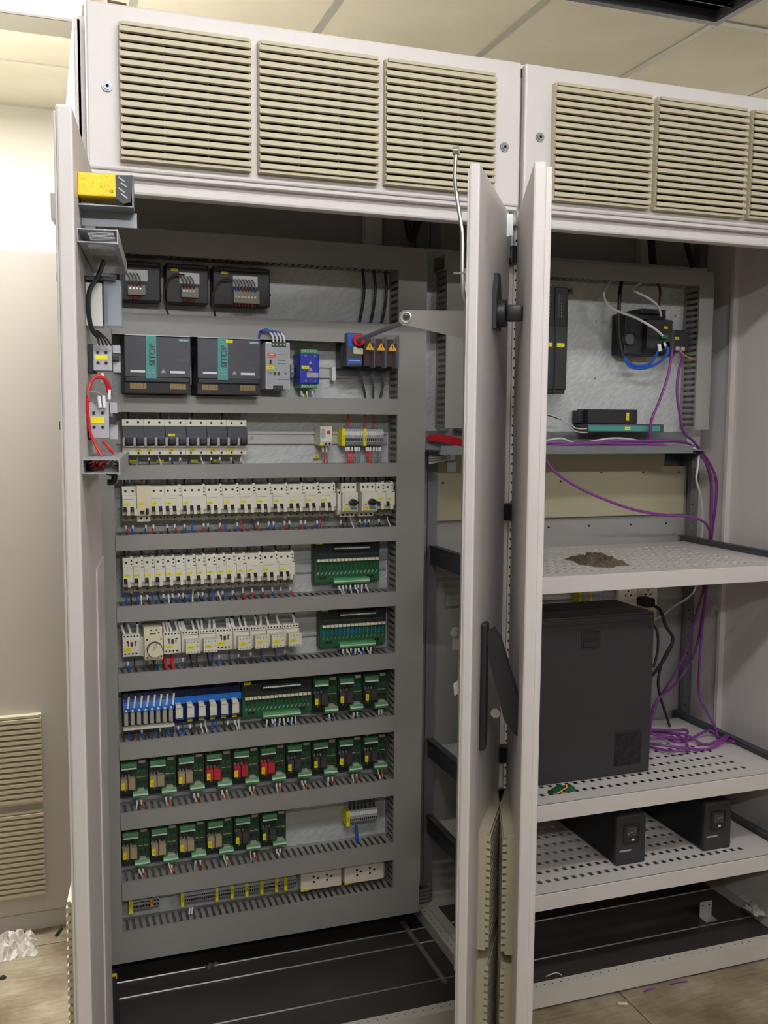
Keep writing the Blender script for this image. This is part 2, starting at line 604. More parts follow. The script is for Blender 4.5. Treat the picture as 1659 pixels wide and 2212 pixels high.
# ------------------------------------------------------------------ vents
VW = 0.273
NS = 16
VP = (VW - 0.012) / NS


def vent(parent, loc, rz=0.0):
    fr = obj('vent', K('vent_frame', lambda m: m.box(0, 0.005, -0.017, 0, 0, VW).box(VW - 0.005, VW, -0.017, 0, 0, VW)
                       .box(0.005, VW - 0.005, -0.019, 0, 0, 0.006).box(0.005, VW - 0.005, -0.024, 0, VW - 0.007, VW)
                       .box(VW / 3 - 0.001, VW / 3 + 0.001, -0.012, -0.004, 0.006, VW - 0.007).box(2 * VW / 3 - 0.001, 2 * VW / 3 + 0.001, -0.012, -0.004, 0.006, VW - 0.007)),
             'vent_beige', parent, loc, (0, 0, rz))
    obj('filter', K('vent_filter', lambda m: m.box(0.004, VW - 0.004, -0.003, -0.0005, 0.004, VW - 0.004)), 'filter_dark', fr)
    sl = K('vent_slat', lambda m: m.prism([(-0.006, 0.0070), (-0.015, 0.0032), (-0.0255, 0.0030), (-0.026, 0.0036), (-0.026, 0.0124), (-0.0255, 0.0130), (-0.015, 0.0146), (-0.006, 0.0135)], 'x', 0.0008, VW - 0.0008))
    for q in range(NS):
        obj('slat', sl, 'vent_beige', fr, (0, 0, 0.005 + q * VP))
    return fr


# ------------------------------------------------------------------ cabinets
TOPZ = 2.416
DOORT = 2.062
DOORB = 0.065


def hole_row(parent, n, step, start, axis, name='hole_row', r=0.0022, off=(0, 0, 0), facing='y'):
    m = MB()
    for q in range(n):
        p = start + q * step
        if axis == 'z':
            if facing == 'y':
                m.cyl((off[0], p), 'y', r, off[1], off[1] + 0.0006, 8)
            else:
                m.cyl((off[1], p), 'x', r, off[0], off[0] + 0.0006, 8)
        elif axis == 'x':
            m.cyl((p, off[1]), 'z', r, off[2], off[2] + 0.0006, 8)
        else:
            m.cyl((off[0], p), 'z', r, off[2], off[2] + 0.0006, 8)
    return stuff(obj(name, m, 'hole_black', parent))


def cabinet(name, label, x, left_side, right_side):
    c = thing(name, label, 'cabinet', (x, 0, 0), group='open switchgear cabinets')
    # posts, folded profile
    for px in (0.0, 0.955):
        for py in (0.012, 0.552):
            if px == 0.0:
                prof = [(-0.010, py), (0.014, py), (0.014, py + 0.02), (0.006, py + 0.02), (0.006, py + 0.045), (-0.010, py + 0.045)] if left_side else [(0.0, py), (0.031, py), (0.031, py + 0.02), (0.018, py + 0.02), (0.018, py + 0.045), (0.0, py + 0.045)]
            else:
                prof = [(0.955, py), (0.999, py), (0.999, py + 0.045), (0.978, py + 0.045), (0.978, py + 0.02), (0.955, py + 0.02)]
            obj('post', MB().prism(prof, 'z', 0.05, 2.39), 'paint' if py < 0.1 else 'rear_post_shaded', c)
    if right_side:
        hole_row(c, 78, 0.0237, 0.18, 'z', off=(0.0065, 0.0113, 0), r=0.003)
    hole_row(c, 62, 0.03, 0.18, 'z', off=(0.9640, 0.5513, 0))
    # base
    obj('base_rail', MB().box(0.0, 0.999, 0.0, 0.006, 0.007, 0.056, 0).box(0.0, 0.999, 0.006, 0.036, 0.051, 0.056).mesh('base_rail'), 'paint_dirty', c)
    obj('base_gap_shade', box(0.002, 0.997, 0.008, 0.030, 0.0, 0.048), 'black_soft', c)  # black strip standing in for the shade under the front rail
    obj('base_rail', box(0.0, 0.999, 0.56, 0.596, 0.0, 0.056), 'paint_dirty', c)
    obj('base_rail', box(0.0, 0.03, 0.036, 0.56, 0.0, 0.056), 'paint_dirty', c)
    obj('base_rail', box(0.969, 0.999, 0.036, 0.56, 0.0, 0.056), 'paint_dirty', c)
    hole_row(c, 38, 0.025, 0.04, 'x', off=(0, 0.021, 0.0557), r=0.0019)
    hole_row(c, 20, 0.025, 0.06, 'y', off=(0.982, 0, 0.0557), r=0.0019)
    obj('floor_sheet', box(0.03, 0.969, 0.036, 0.56, 0.018, 0.022), 'cab_floor', c)
    for yy in (0.452, 0.375, 0.185):
        obj('floor_sheet_rib', MB().prism([(yy, 0.022), (yy + 0.0015, 0.0250), (yy + 0.005, 0.022)], 'x', 0.03, 0.969), 'steel', c)
    # shell
    obj('roof', box(0.0, 0.999, 0.004, 0.598, TOPZ - 0.008, TOPZ), 'paint', c)
    obj('back_panel', box(0.004, 0.995, 0.592, 0.598, 0.05, TOPZ - 0.008), 'interior_grey', c)
    if left_side:
        obj('side_panel', box(-0.018, -0.002, 0.012, 0.596, 0.03, TOPZ - 0.03, 0.003), 'paint', c)
    if right_side:
        obj('side_panel', box(0.985, 0.997, 0.012, 0.590, 0.03, TOPZ - 0.03), 'paint', c)
        obj('side_flange', box(0.967, 0.985, 0.392, 0.406, 0.06, 2.36), 'paint', c)
    # top front panel with its frame bar
    obj('top_panel', box(0.004, 0.994, -0.022, 0.0, 2.079, TOPZ - 0.004, 0.005), 'paint', c)
    obj('panel_lip', box(0.006, 0.992, -0.016, 0.004, 2.070, 2.0795, 0.002), 'paint', c)
    obj('front_bar', MB().box(0.0, 0.999, 0.004, 0.05, 2.058, 2.075).box(0.0, 0.999, -0.006, 0.03, 2.036, 2.058, 0.006), 'paint', c)
    for lx, lz in ((0.045, 2.245), (0.952, 2.213)):
        lk = obj('panel_lock', K('panel_lock', lambda m: m.cyl((0, 0), 'y', 0.011, -0.0255, -0.021, 18).cyl((0, 0), 'y', 0.0075, -0.028, -0.0255, 16), True), 'galv_bracket', c, (lx, 0, lz))
        obj('key_slot', K('key_slot', lambda m: m.cyl((0, 0), 'y', 0.0035, -0.0287, -0.0278, 8)), 'hole_black', lk)
    return c


C1 = cabinet('control_cabinet', 'open light grey control cabinet packed with breakers and green relay boards', 0.0, True, False)
C2 = cabinet('control_cabinet', 'open light grey control cabinet with shelves holding black computers', 1.001, False, True)
for q in range(3):
    vent(C1, (0.0685 + q * (VW + 0.0158), -0.022, 1.9729 + 0.125))
    vent(C2, (0.0749 + q * (VW + 0.0158), -0.022, 1.9729 + 0.125))

mp1 = obj('mounting_plate', box(0.012, 0.955, PLATE, PLATE + 0.003, 0.06, 2.06), 'galvanised', C1)
mp2 = obj('mounting_plate', box(0.963 - 1.001, 1.935 - 1.001, PLATE, PLATE + 0.003, 1.475, 2.06), 'galvanised', C2)
obj('rear_plate', box(0.968 - 1.001, 1.945 - 1.001, 0.575, 0.578, 1.258, 1.474), 'beige_plate', C2)
for hx_ in (1.06, 1.20, 1.32, 1.47, 1.62, 1.78, 1.92):
    obj('plate_hole', K('plate_hole', lambda m: m.cyl((0, 0), 'y', 0.0035, -0.001, 0, 8)), 'hole_black', C2, (hx_ - 1.001, 0.5752, 1.375 if hx_ < 1.5 else 1.40))
    obj('plate_hole', K('plate_hole', lambda m: m), 'hole_black', C2, (hx_ - 1.001 - 0.03, 0.5922, 1.225))
for px_, pz_ in ((0.50, 1.905), (0.42, 1.528)):
    obj('plate_hole', K('plate_hole', lambda m: m), 'hole_black', C1, (px_, PLATE + 0.0002, pz_))

# doors -----------------------------------------------------------------


def door(cab, cx, hinge, ang, outer, name='door', w_=0.485, t_=0.028):
    """outer = +1: the outside of the door looks along local +y"""
    ya, yb = (-t_, 0.0) if outer > 0 else (0.0, t_)
    m = MB()
    if outer > 0:
        m.box(0.0, w_, ya + 0.004, yb, DOORB, DOORT, 0.004)
        m.box(0.012, w_ - 0.004, ya, ya + 0.006, DOORB + 0.01, DOORT - 0.01, 0.002)
    else:
        m.box(0.0, w_, ya, yb - 0.012, DOORB, DOORT, 0.004)
        m.box(0.010, w_ - 0.006, yb - 0.014, yb, DOORB + 0.008, DOORT - 0.008, 0.003)
    return obj(name, m.mesh(name), 'paint', cab, (hinge[0] - cx, hinge[1], 0), (0, 0, ang))


A1, A2, A3 = R(263.03), R(236.17), R(246.44)
D1 = door(C1, 0, (0.018, -0.004), A1, +1, w_=0.488, t_=0.03)
obj('hinge_fold', box(0.002, 0.200, 0.0, 0.0035, 0.075, 1.27, 0.001), 'paint', D1)
# the first door shows its inside (+y local); outside looks along -y
D2 = door(C1, 0, (0.978, -0.01), A2, +1, w_=0.480, t_=0.025)
D3 = door(C2, 1.001, (0.997, -0.01), A3, -1, t_=0.036)


def on_door(d, x, y, z):
    return d.matrix_basis @ Vector((x, y, z))


VZ = (0.390, 0.090)
for z in VZ:
    # vent x axis runs from near edge to hinge so that its face looks out
    v = on_door(D2, 0.065 + VW, 0.0, z)
    vent(C1, v, A2 + math.pi)
    v = on_door(D3, 0.085, 0.0, z)
    vent(C2, v, A3)
    v = on_door(D1, 0.065, -0.03, z)
    vent(C1, v, A1)

# hinges between the two middle doors
for z in (1.966, 1.342, 0.723):
    obj('hinge', box(-0.026, 0.004, -0.024, 0.008, z - 0.021, z + 0.021, 0.003), 'black_plastic', C2, (0.0, 0.0, 0))
obj('hinge_bracket', MB().prism([(0.012, 2.058), (0.060, 2.052), (0.062, 1.998), (0.014, 1.956)], 'y', 0.0, 0.004).box(0.056, 0.060, 0.004, 0.014, 2.0, 2.05), 'rail_metal', D2)

# swing handle on the outside of the left middle door
hd = obj('handle_plate', MB().box(0.330, 0.366, 0.0, 0.014, 0.855, 1.135, 0.005), 'black_plastic', D2)
obj('lever', MB().prism([(0.010, 1.115), (0.026, 1.125), (0.040, 1.105), (0.098, 0.925), (0.098, 0.895), (0.078, 0.895), (0.052, 0.93), (0.020, 1.05)], 'x', 0.334, 0.360), 'black_plastic', D2)
obj('lock_barrel', MB().cyl((0.036, 0.945), 'x', 0.010, 0.360, 0.376, 14), 'steel', D2)
# rotary main switch handle
obj('rotary_plate', MB().prism([(0.205, 1.765), (0.285, 1.765), (0.285, 1.84), (0.262, 1.885), (0.228, 1.885), (0.205, 1.84)], 'y', 0.0, 0.010), 'black_plastic', D2)
obj('rotary_knob', MB().cyl((0.245, 1.800), 'y', 0.030, 0.010, 0.026, 20).box(0.235, 0.255, 0.026, 0.062, 1.782, 1.818, 0.006).mesh('rotary_knob', True), 'black_plastic', D2)
# locking rod down the inside edge
obj('lock_rod', MB().tube([(0.466, -0.050, 2.085), (0.468, -0.052, 2.04), (0.464, -0.047, 2.0), (0.466, -0.038, 1.95), (0.470, -0.034, 1.92), (0.470, -0.033, 1.84), (0.462, -0.030, 1.80), (0.448, -0.0285, 1.75), (0.448, -0.0285, 0.40)], 0.0040).mesh('lock_rod', True), 'steel', D2)
obj('rod_roller', MB().cyl((0.466, 2.09), 'y', 0.008, -0.056, -0.044, 14).mesh('rod_roller', True), 'steel', D2)
obj('rod_guide', box(0.468, 0.476, -0.050, -0.025, 1.853, 1.857), 'steel', D2)
obj('lock_case', MB().box(0.395, 0.440, -0.030, -0.025, 0.96, 1.14, 0.001), 'galv_bracket', D2)
obj('lock_cam', MB().cyl((-0.045, 1.128), 'x', 0.008, 0.415, 0.44, 12).box(0.41, 0.43, -0.050, -0.028, 1.09, 1.112), 'steel', D2)
obj('paper_tag', MB().prism([(-0.026, 1.035), (-0.046, 1.018), (-0.043, 0.992), (-0.027, 1.005)], 'x', 0.43, 0.432), 'paper', D2)
# first door: outside fittings seen past its edge
obj('outer_box', box(0.30, 0.42, -0.044, -0.03, 1.895, 1.940, 0.003), 'white_plastic', D1)
obj('outer_knob', box(0.43, 0.45, -0.034, -0.03, 1.79, 1.805, 0.001), 'black_plastic', D1)
obj('outer_knob', box(0.43, 0.45, -0.035, -0.03, 1.546, 1.560, 0.001), 'black_plastic', D1)

# shelves of the second cabinet ------------------------------------------
SH = [1.169, 0.563, 0.317]


def shelf(z, label):
    c = thing('shelf', label, 'shelf', (1.03, 0.012, z), group='perforated shelves of the second cabinet')
    L, D = 0.895, 0.525
    us, vs_ = [0.0], [0.0]
    rows, cols = 8, 28
    px, py, hw, hd_ = 0.0265, 0.0505, 0.0135, 0.0190
    ue = set([0.0, L])
    row_h = []
    for r_ in range(rows):
        hs = [(0.7813 - q * px - hw / 2, 0.7813 - q * px + hw / 2) for q in range(cols)]
        row_h.append(hs)
        for a, b in hs:
            ue.add(round(a, 5)); ue.add(round(b, 5))
    us = sorted(ue)
    vs_ = [0.0]
    for r_ in range(rows):
        vs_ += [0.0625 + r_ * py - hd_ / 2, 0.0625 + r_ * py + hd_ / 2]
    vs_.append(D)
    rowcells = []
    for r_ in range(rows):
        st = set()
        for a, b in row_h[r_]:
            for i in range(len(us) - 1):
                mid = (us[i] + us[i + 1]) / 2
                if a < mid < b:
                    st.add(i)
        rowcells.append(st)

    def solid(i, j):
        if j % 2 == 1:
            return i not in rowcells[(j - 1) // 2]
        return True
    obj('tray', K('shelf_tray', lambda m: m.pplate(us, vs_, solid, -0.002, 0.0, lambda u, v, w_: (u, v, w_))), 'paint', c)
    obj('front_edge', K('shelf_front', lambda m: m.box(0.0, L, -0.003, 0.004, -0.045, 0.0, 0.0015).box(0.0, L, 0.004, 0.02, -0.045, -0.042)), 'paint', c)
    obj('rear_edge', K('shelf_rear', lambda m: m.box(0.0, L, D - 0.002, D, -0.03, 0.0)), 'paint', c)
    for s_, x in ((-1, -0.018), (1, L + 0.004)):
        obj('slide_rail', K('shelf_rail', lambda m: m.box(0, 0.012, 0.03, D + 0.03, -0.04, 0.014).box(-0.004, 0.016, 0.03, D + 0.03, 0.014, 0.018)), 'dark_grey', c, (x, 0, 0))
    return c


shelf(SH[0], 'upper perforated white shelf with a crumpled bag on it')
shelf(SH[1], 'middle perforated white shelf carrying the black computer tower')
shelf(SH[2], 'lowest perforated white shelf carrying two small black battery units')

# ------------------------------------------------------------------ cable ducts


def duct(label, x, z, L, h, group, vertical=False, face=None, d=0.08, mt='duct_grey', cells=True, y=None):
    """slotted cable duct on a mounting plate; local x runs along it, local -y towards the room"""
    y = PLATE if y is None else y
    c = thing('cable_duct', label, 'cable duct', (x, y, z), (0, R(-90) if vertical else 0, 0), group=group)
    pt, sw = 0.018, 0.008
    n = max(1, int((L - 0.012) / pt))
    us = [0.0]
    for q in range(n):
        us += [0.010 + q * pt, 0.010 + q * pt + sw]
    us.append(max(L, us[-1] + 0.004))
    vs_ = [0.001, 0.012, d - 0.010, d - 0.002]
    key = 'duct_wall_%.3f_%.3f' % (L, d)
    wall = K(key, lambda m: m.pplate(us, vs_, lambda i, j: not (i % 2 == 1 and j == 1), 0.0, 0.0018, lambda u, v, w_: (u, -v, w_)))
    obj('base', K('duct_base_%.3f_%.3f' % (L, h), lambda m: m.box(0, L, -0.002, 0, 0, h)), mt, c)
    obj('slotted_wall', wall, mt, c, (0, 0, 0.001))
    obj('slotted_wall', wall, mt, c, (0, 0, h - 0.003))
    obj('cover', K('duct_cover_%.3f_%.3f_%.3f' % (L, h, d), lambda m: m.box(-0.001, L + 0.001, -d - 0.001, -d + 0.001, -0.0015, h + 0.0015).box(-0.001, L + 0.001, -d + 0.001, -d + 0.007, h + 0.0002, h + 0.0015).box(-0.001, L + 0.001, -d + 0.001, -d + 0.007, -0.0015, -0.0002)), mt, c)
    return c


GD = 'grey slotted cable ducts of the first cabinet'
HD = [(1.982, 0.061), (1.779, 0.052), (1.583, 0.041), (1.409, 0.035), (1.225, 0.038), (1.037, 0.039), (0.853, 0.044), (0.667, 0.045), (0.475, 0.045), (0.279, 0.048)]
WHERE = ['at the very top above the three black transformer modules', 'just above the dark power supplies', 'below the dark power supplies', 'below the row of large black and white breakers',
         'below the row with the two rotary motor switches', 'below the white breakers next to the first green board', 'below the contactors with the round timer',
         'below the blue relays', 'below the boards with red relays', 'above the white power sockets']
for (z, h), wh in zip(HD, WHERE):
    duct('horizontal grey slotted cable duct ' + wh, 0.0735, z, 0.7725, h, GD)
duct('tall grey slotted cable duct at the bottom of the mounting plate', 0.020, 0.105, 0.908, 0.085, GD)
duct('vertical grey cable duct along the hinge side behind the yellow relay door', 0.072, 0.192, 1.79, 0.054, GD, True)
duct('vertical grey cable duct between the breakers and the second cabinet', 0.930, 0.192, 1.79, 0.082, GD, True)
duct('grey duct stretch above the vertical duct beside the operating lever', 0.848, 1.984, 0.082, 0.058, GD)

GR = 'grey slotted cable ducts of the second cabinet'
duct('horizontal grey cable duct at the top of the second cabinet', 0.985, 1.992, 0.915, 0.042, GR)
duct('vertical grey cable duct beside the purple cables', 1.901, 1.545, 0.445, 0.050, GR, True)
duct('vertical grey cable duct seen between the first cabinet and the half-open door', 1.046, 1.545, 0.445, 0.052, GR, True)

# ------------------------------------------------------------------ DIN rails
GRAIL = 'mounting rails'


def rail(label, x0, x1, z, h=0.035):
    o = obj('mounting_rail', MB().prism([(PLATE, -h / 2 + 0.006), (PLATE - 0.0012, -h / 2 + 0.006), (PLATE - 0.0063, -h / 2 + 0.0055), (PLATE - 0.0063, -h / 2), (PLATE - 0.0075, -h / 2), (PLATE - 0.0075, -h / 2 + 0.0065),
                                          (PLATE - 0.0022, -h / 2 + 0.0072), (PLATE - 0.0022, h / 2 - 0.0072), (PLATE - 0.0075, h / 2 - 0.0065), (PLATE - 0.0075, h / 2), (PLATE - 0.0063, h / 2), (PLATE - 0.0063, h / 2 - 0.0055), (PLATE - 0.0012, h / 2 - 0.006), (PLATE, h / 2 - 0.006)], 'x', x0, x1),
            'rail_metal', None, (0, 0, z))
    tag(o, label, 'rail', GRAIL)
    nb = int((x1 - x0) / 0.02)
    return o


RZ = [1.700, 1.515, 1.345, 1.150, 0.966, 0.780, 0.600, 0.405, 0.245]
RL = ['behind the dark power supplies and the blue converter', 'carrying the large black and white breakers', 'carrying the breakers and rotary motor switches', 'carrying the breakers beside the first green board',
      'carrying the contactors and the round timer', 'carrying the blue relays', 'carrying the boards with red relays', 'with a long empty stretch beside the small terminal strip', 'behind the terminals next to the power sockets']
for z, l in zip(RZ, RL):
    rail('bright metal mounting rail ' + l, 0.085, 0.842, z)
o = tag(obj('rail_screw', MB().cyl((0.448, 1.515), 'y', 0.005, PLATE - 0.006, PLATE - 0.002, 12).mesh('rail_screw', True), 'steel'), 'bright screw head fixing the bare rail beside the large breakers', 'screw')

# ------------------------------------------------------------------ breakers
TAG_M = lambda w_, h_: K('tag_%.4f_%.4f' % (w_, h_), lambda m: m.box(-w_ / 2, w_ / 2, -0.0008, 0, -h_ / 2, h_ / 2))


def yellow_tag(parent, x, y, z, w_=0.016, h_=0.0065):
    return obj('tag', TAG_M(w_, h_), 'tag_yellow', parent, (x, y, z))


def breaker(label, x, z, poles, aux, group, tagx=None, kind='mcb'):
    c = thing('circuit_breaker', label, 'breaker', (x, PLATE, z), group=group)
    w_ = poles * 0.018 + aux * 0.009
    prof = [(-0.008, -0.046), (-0.052, -0.046), (-0.056, -0.043), (-0.056, -0.030), (-0.070, -0.029), (-0.074, -0.022), (-0.079, -0.016), (-0.079, 0.020), (-0.077, 0.023), (-0.067, 0.024), (-0.067, 0.043), (-0.064, 0.046), (-0.008, 0.046)]
    obj('body', K('mcb_body_%d_%d' % (poles, aux), lambda m: m.prism(prof, 'x', 0.0004, w_ - 0.0004)), 'breaker_white', c)
    # lower terminal block, darkened to stand in for shade under the front
    obj('terminal_cover', K('mcb_term_%d_%d' % (poles, aux), lambda m: m.box(0.0006, w_ - 0.0006, -0.0585, -0.0555, -0.0462, -0.0300)), 'terminal_shaded', c)
    for p in range(poles):
        cx = 0.009 + p * 0.018
        sc = K('mcb_screw', lambda m: m.cyl((0, 0), 'y', 0.0031, -0.0008, 0.0, 10))
        obj('terminal_screw', sc, 'black_soft', c, (cx, -0.0668, 0.0335))
        obj('terminal_screw', sc, 'black_soft', c, (cx, -0.0583, -0.038))
        obj('toggle_slot', K('mcb_slot', lambda m: m.box(-0.0075, 0.0015, -0.0008, 0.002, -0.0065, 0.0065)), 'black_soft', c, (cx, -0.0785, -0.0125))
        obj('toggle', K('mcb_toggle', lambda m: m.box(-0.0044, 0.0044, -0.0095, 0.002, -0.0110, 0.0062, 0.0018)), 'breaker_white', c, (cx + 0.0058, -0.0778, -0.0180))
    if poles > 1 or True:
        obj('front_line', K('mcb_line_%d' % poles, lambda m: m.box(0.003, poles * 0.018 - 0.008, -0.0003, 0.0, 0, 0.0006)), 'dark_grey', c, (0, -0.0789, 0.0135))
    if aux:
        ax = poles * 0.018
        for dz in (0.0385, 0.0295):
            obj('aux_screw', K('aux_screw', lambda m: m.cyl((0, 0), 'y', 0.0022, -0.0008, 0.0, 8)), 'black_soft', c, (ax + 0.0045, -0.0668, dz))
        obj('aux_nose', K('aux_nose', lambda m: m.cyl((0.0045, 0.046), 'y', 0.0038, -0.063, -0.020, 10).cyl((0.0045, -0.046), 'y', 0.0038, -0.055, -0.020, 10)), 'breaker_white', c, (ax, 0, 0))
        obj('aux_slot', K('aux_slot', lambda m: m.box(0.0005, 0.0085, -0.0008, 0.0, -0.0007, 0.0007)), 'black_soft', c, (ax, -0.0785, 0.0215))
    yellow_tag(c, (tagx if tagx is not None else 0.009), -0.0789, 0.0015, 0.0145, 0.0062)
    return c


# third row: breakers with rotary motor switches at the end
G3 = 'white breakers in the row with the rotary motor switches'
z3 = 1.3435
xs3 = [(0.093, 2, 0), (0.165, 2, 0), (0.201, 2, 1), (0.246, 3, 1)] + [(0.309 + 0.045 * q, 2, 1) for q in range(8)]
for q, (x, p, a) in enumerate(xs3):
    extra = 'three-pole' if p == 3 else ('two-pole' if a == 0 else 'two-pole auxiliary')
    breaker('white %s breaker, %s from the left in the row ending in rotary switches' % (extra, ORD[q]), x, z3, p, a, G3)
# residual current device between them
c = thing('residual_current_device', 'pale residual current breaker standing proud with one black toggle, in the rotary switch row', 'breaker', (0.129, PLATE, z3))
obj('body', MB().prism([(-0.008, -0.046), (-0.060, -0.046), (-0.060, -0.033), (-0.080, -0.030), (-0.084, -0.016), (-0.084, 0.020), (-0.084, 0.048), (-0.008, 0.048)], 'x', 0.0004, 0.0356), 'ivory', c)
obj('test_window', box(0.008, 0.0175, -0.085, -0.083, -0.025, -0.016), 'black_soft', c)
obj('toggle', box(0.022, 0.029, -0.093, -0.083, -0.026, -0.010, 0.001), 'black_plastic', c)
obj('terminal_cover', box(0.002, 0.034, -0.066, -0.059, -0.047, -0.032, 0.001), 'breaker_white', c)
obj('terminal_screw', K('mcb_screw', lambda m: m), 'black_soft', c, (0.012, -0.066, -0.038))
obj('terminal_screw', K('mcb_screw', lambda m: m), 'black_soft', c, (0.026, -0.066, -0.038))
yellow_tag(c, 0.009, -0.0842, 0.0015, 0.0145, 0.0062)

# rotary motor switches
for q, (x, l) in enumerate(((0.684, 'first'), (0.740, 'second'))):
    c = thing('motor_switch', '%s white motor protection switch with a black rotary knob, beside the breakers' % l, 'motor switch', (x, PLATE, 1.342), group='motor protection switches')
    obj('body', MB().prism([(-0.008, -0.048), (-0.058, -0.048), (-0.060, -0.036), (-0.082, -0.034), (-0.088, -0.030), (-0.088, 0.022), (-0.072, 0.026), (-0.072, 0.048), (-0.008, 0.048)], 'x', 0.0004, 0.0446), 'breaker_white', c)
    obj('front_plate', box(0.004, 0.043, -0.0915, -0.088, -0.028, 0.021, 0.001), 'breaker_white', c)
    for p in range(3):
        obj('terminal_screw', K('mcb_screw', lambda m: m), 'black_soft', c, (0.009 + p * 0.0135, -0.0718, 0.037))
        obj('terminal_screw', K('mcb_screw', lambda m: m), 'black_soft', c, (0.009 + p * 0.0135, -0.0588, -0.042))
    kn = obj('knob', MB().cyl((0.028, -0.004), 'y', 0.0095, -0.106, -0.091, 18).box(0.0145, 0.0415, -0.110, -0.096, -0.0075, -0.0005, 0.002).mesh('knob', True), 'black_plastic', c)
    yellow_tag(c, 0.012, -0.0918, -0.0215, 0.0165, 0.0085)
    obj('teal_strip', box(0.022, 0.0405, -0.0922, -0.0915, -0.0255, -0.019), 'teal', c)
    obj('test_mark', box(0.008, 0.013, -0.0922, -0.0915, -0.0115, -0.0095), 'black_soft', c)
c = thing('aux_block', 'narrow white auxiliary contact block left of the first rotary switch', 'contact block', (0.673, PLATE, 1.342))
obj('body', MB().prism([(-0.008, -0.040), (-0.070, -0.040), (-0.076, -0.030), (-0.076, 0.026), (-0.062, 0.030), (-0.008, 0.030)], 'x', 0.0, 0.0095), 'breaker_white', c)
obj('screw', MB().cyl((0.005, 0.022), 'y', 0.0028, -0.0772, -0.0760, 10), 'black_soft', c)
for q, x in enumerate((0.788, 0.815)):
    breaker('%s single-pole white breaker right of the rotary motor switches' % ('nearer', 'farther')[q], x, z3, 1, 1, G3)

# fourth row
G4 = 'white breakers in the row beside the first green board'
z4 = 1.156
for q in range(12):
    breaker('%s single-pole white breaker from the left, in the row beside a green relay board' % ORD[q], 0.0915 + 0.027 * q, z4, 1, 1, G4)
for q in range(3):
    breaker('%s two-pole white breaker at the green board end of its row' % ORD[q], 0.4155 + 0.045 * q, z4, 2, 1, G4)

# second row: large breakers
G2 = 'large black and white breakers'
for q in range(6):
    c = thing('circuit_breaker', '%s large two-pole breaker with black middle band, counted from the left' % ORD[q], 'breaker', (0.0965 + q * 0.054, PLATE, 1.515), group=G2)
    obj('body', K('big_body', lambda m: m.prism([(-0.008, -0.045), (-0.062, -0.045), (-0.064, -0.043), (-0.064, -0.022), (-0.050, -0.021), (-0.050, 0.029), (-0.062, 0.030), (-0.064, 0.032), (-0.064, 0.046), (-0.062, 0.048), (-0.008, 0.048)], 'x', 0.0003, 0.0537)), 'breaker_white', c)
    obj('black_band', K('big_band', lambda m: m.prism([(-0.049, -0.0205), (-0.068, -0.0205), (-0.080, -0.012), (-0.080, 0.012), (-0.068, 0.0295), (-0.049, 0.0295)], 'x', 0.0006, 0.0534)), 'dark_grey', c)
    obj('white_lip', K('big_lip', lambda m: m.box(0.0003, 0.0537, -0.073, -0.060, -0.0235, -0.0205)), 'breaker_white', c)
    for p in range(2):
        cx = 0.0135 + 0.027 * p
        obj('terminal_screw', K('mcb_screw', lambda m: m), 'black_soft', c, (cx, -0.0638, 0.040))
        obj('terminal_screw', K('mcb_screw', lambda m: m), 'black_soft', c, (cx, -0.0638, -0.039))
        obj('toggle', K('big_toggle', lambda m: m.box(-0.008, 0.008, -0.013, 0.004, -0.014, 0.002, 0.002)), 'black_plastic', c, (cx + 0.002, -0.0795, -0.002))
        obj('toggle_cheek', K('big_cheek', lambda m: m.box(-0.0035, 0.0035, -0.007, 0.006, -0.0185, 0.004, 0.001)), 'grey_plastic', c, (cx - 0.0105, -0.0745, -0.002))
    if q != 0:
        yellow_tag(c, 0.0165 if q != 5 else 0.008, -0.0642, -0.0315, 0.0185, 0.0075)
    else:
        yellow_tag(c, 0.042, -0.0642, -0.0315, 0.0185, 0.0075)
    if q == 2:
        yellow_tag(c, 0.016, -0.0802, 0.008, 0.0165, 0.0065)

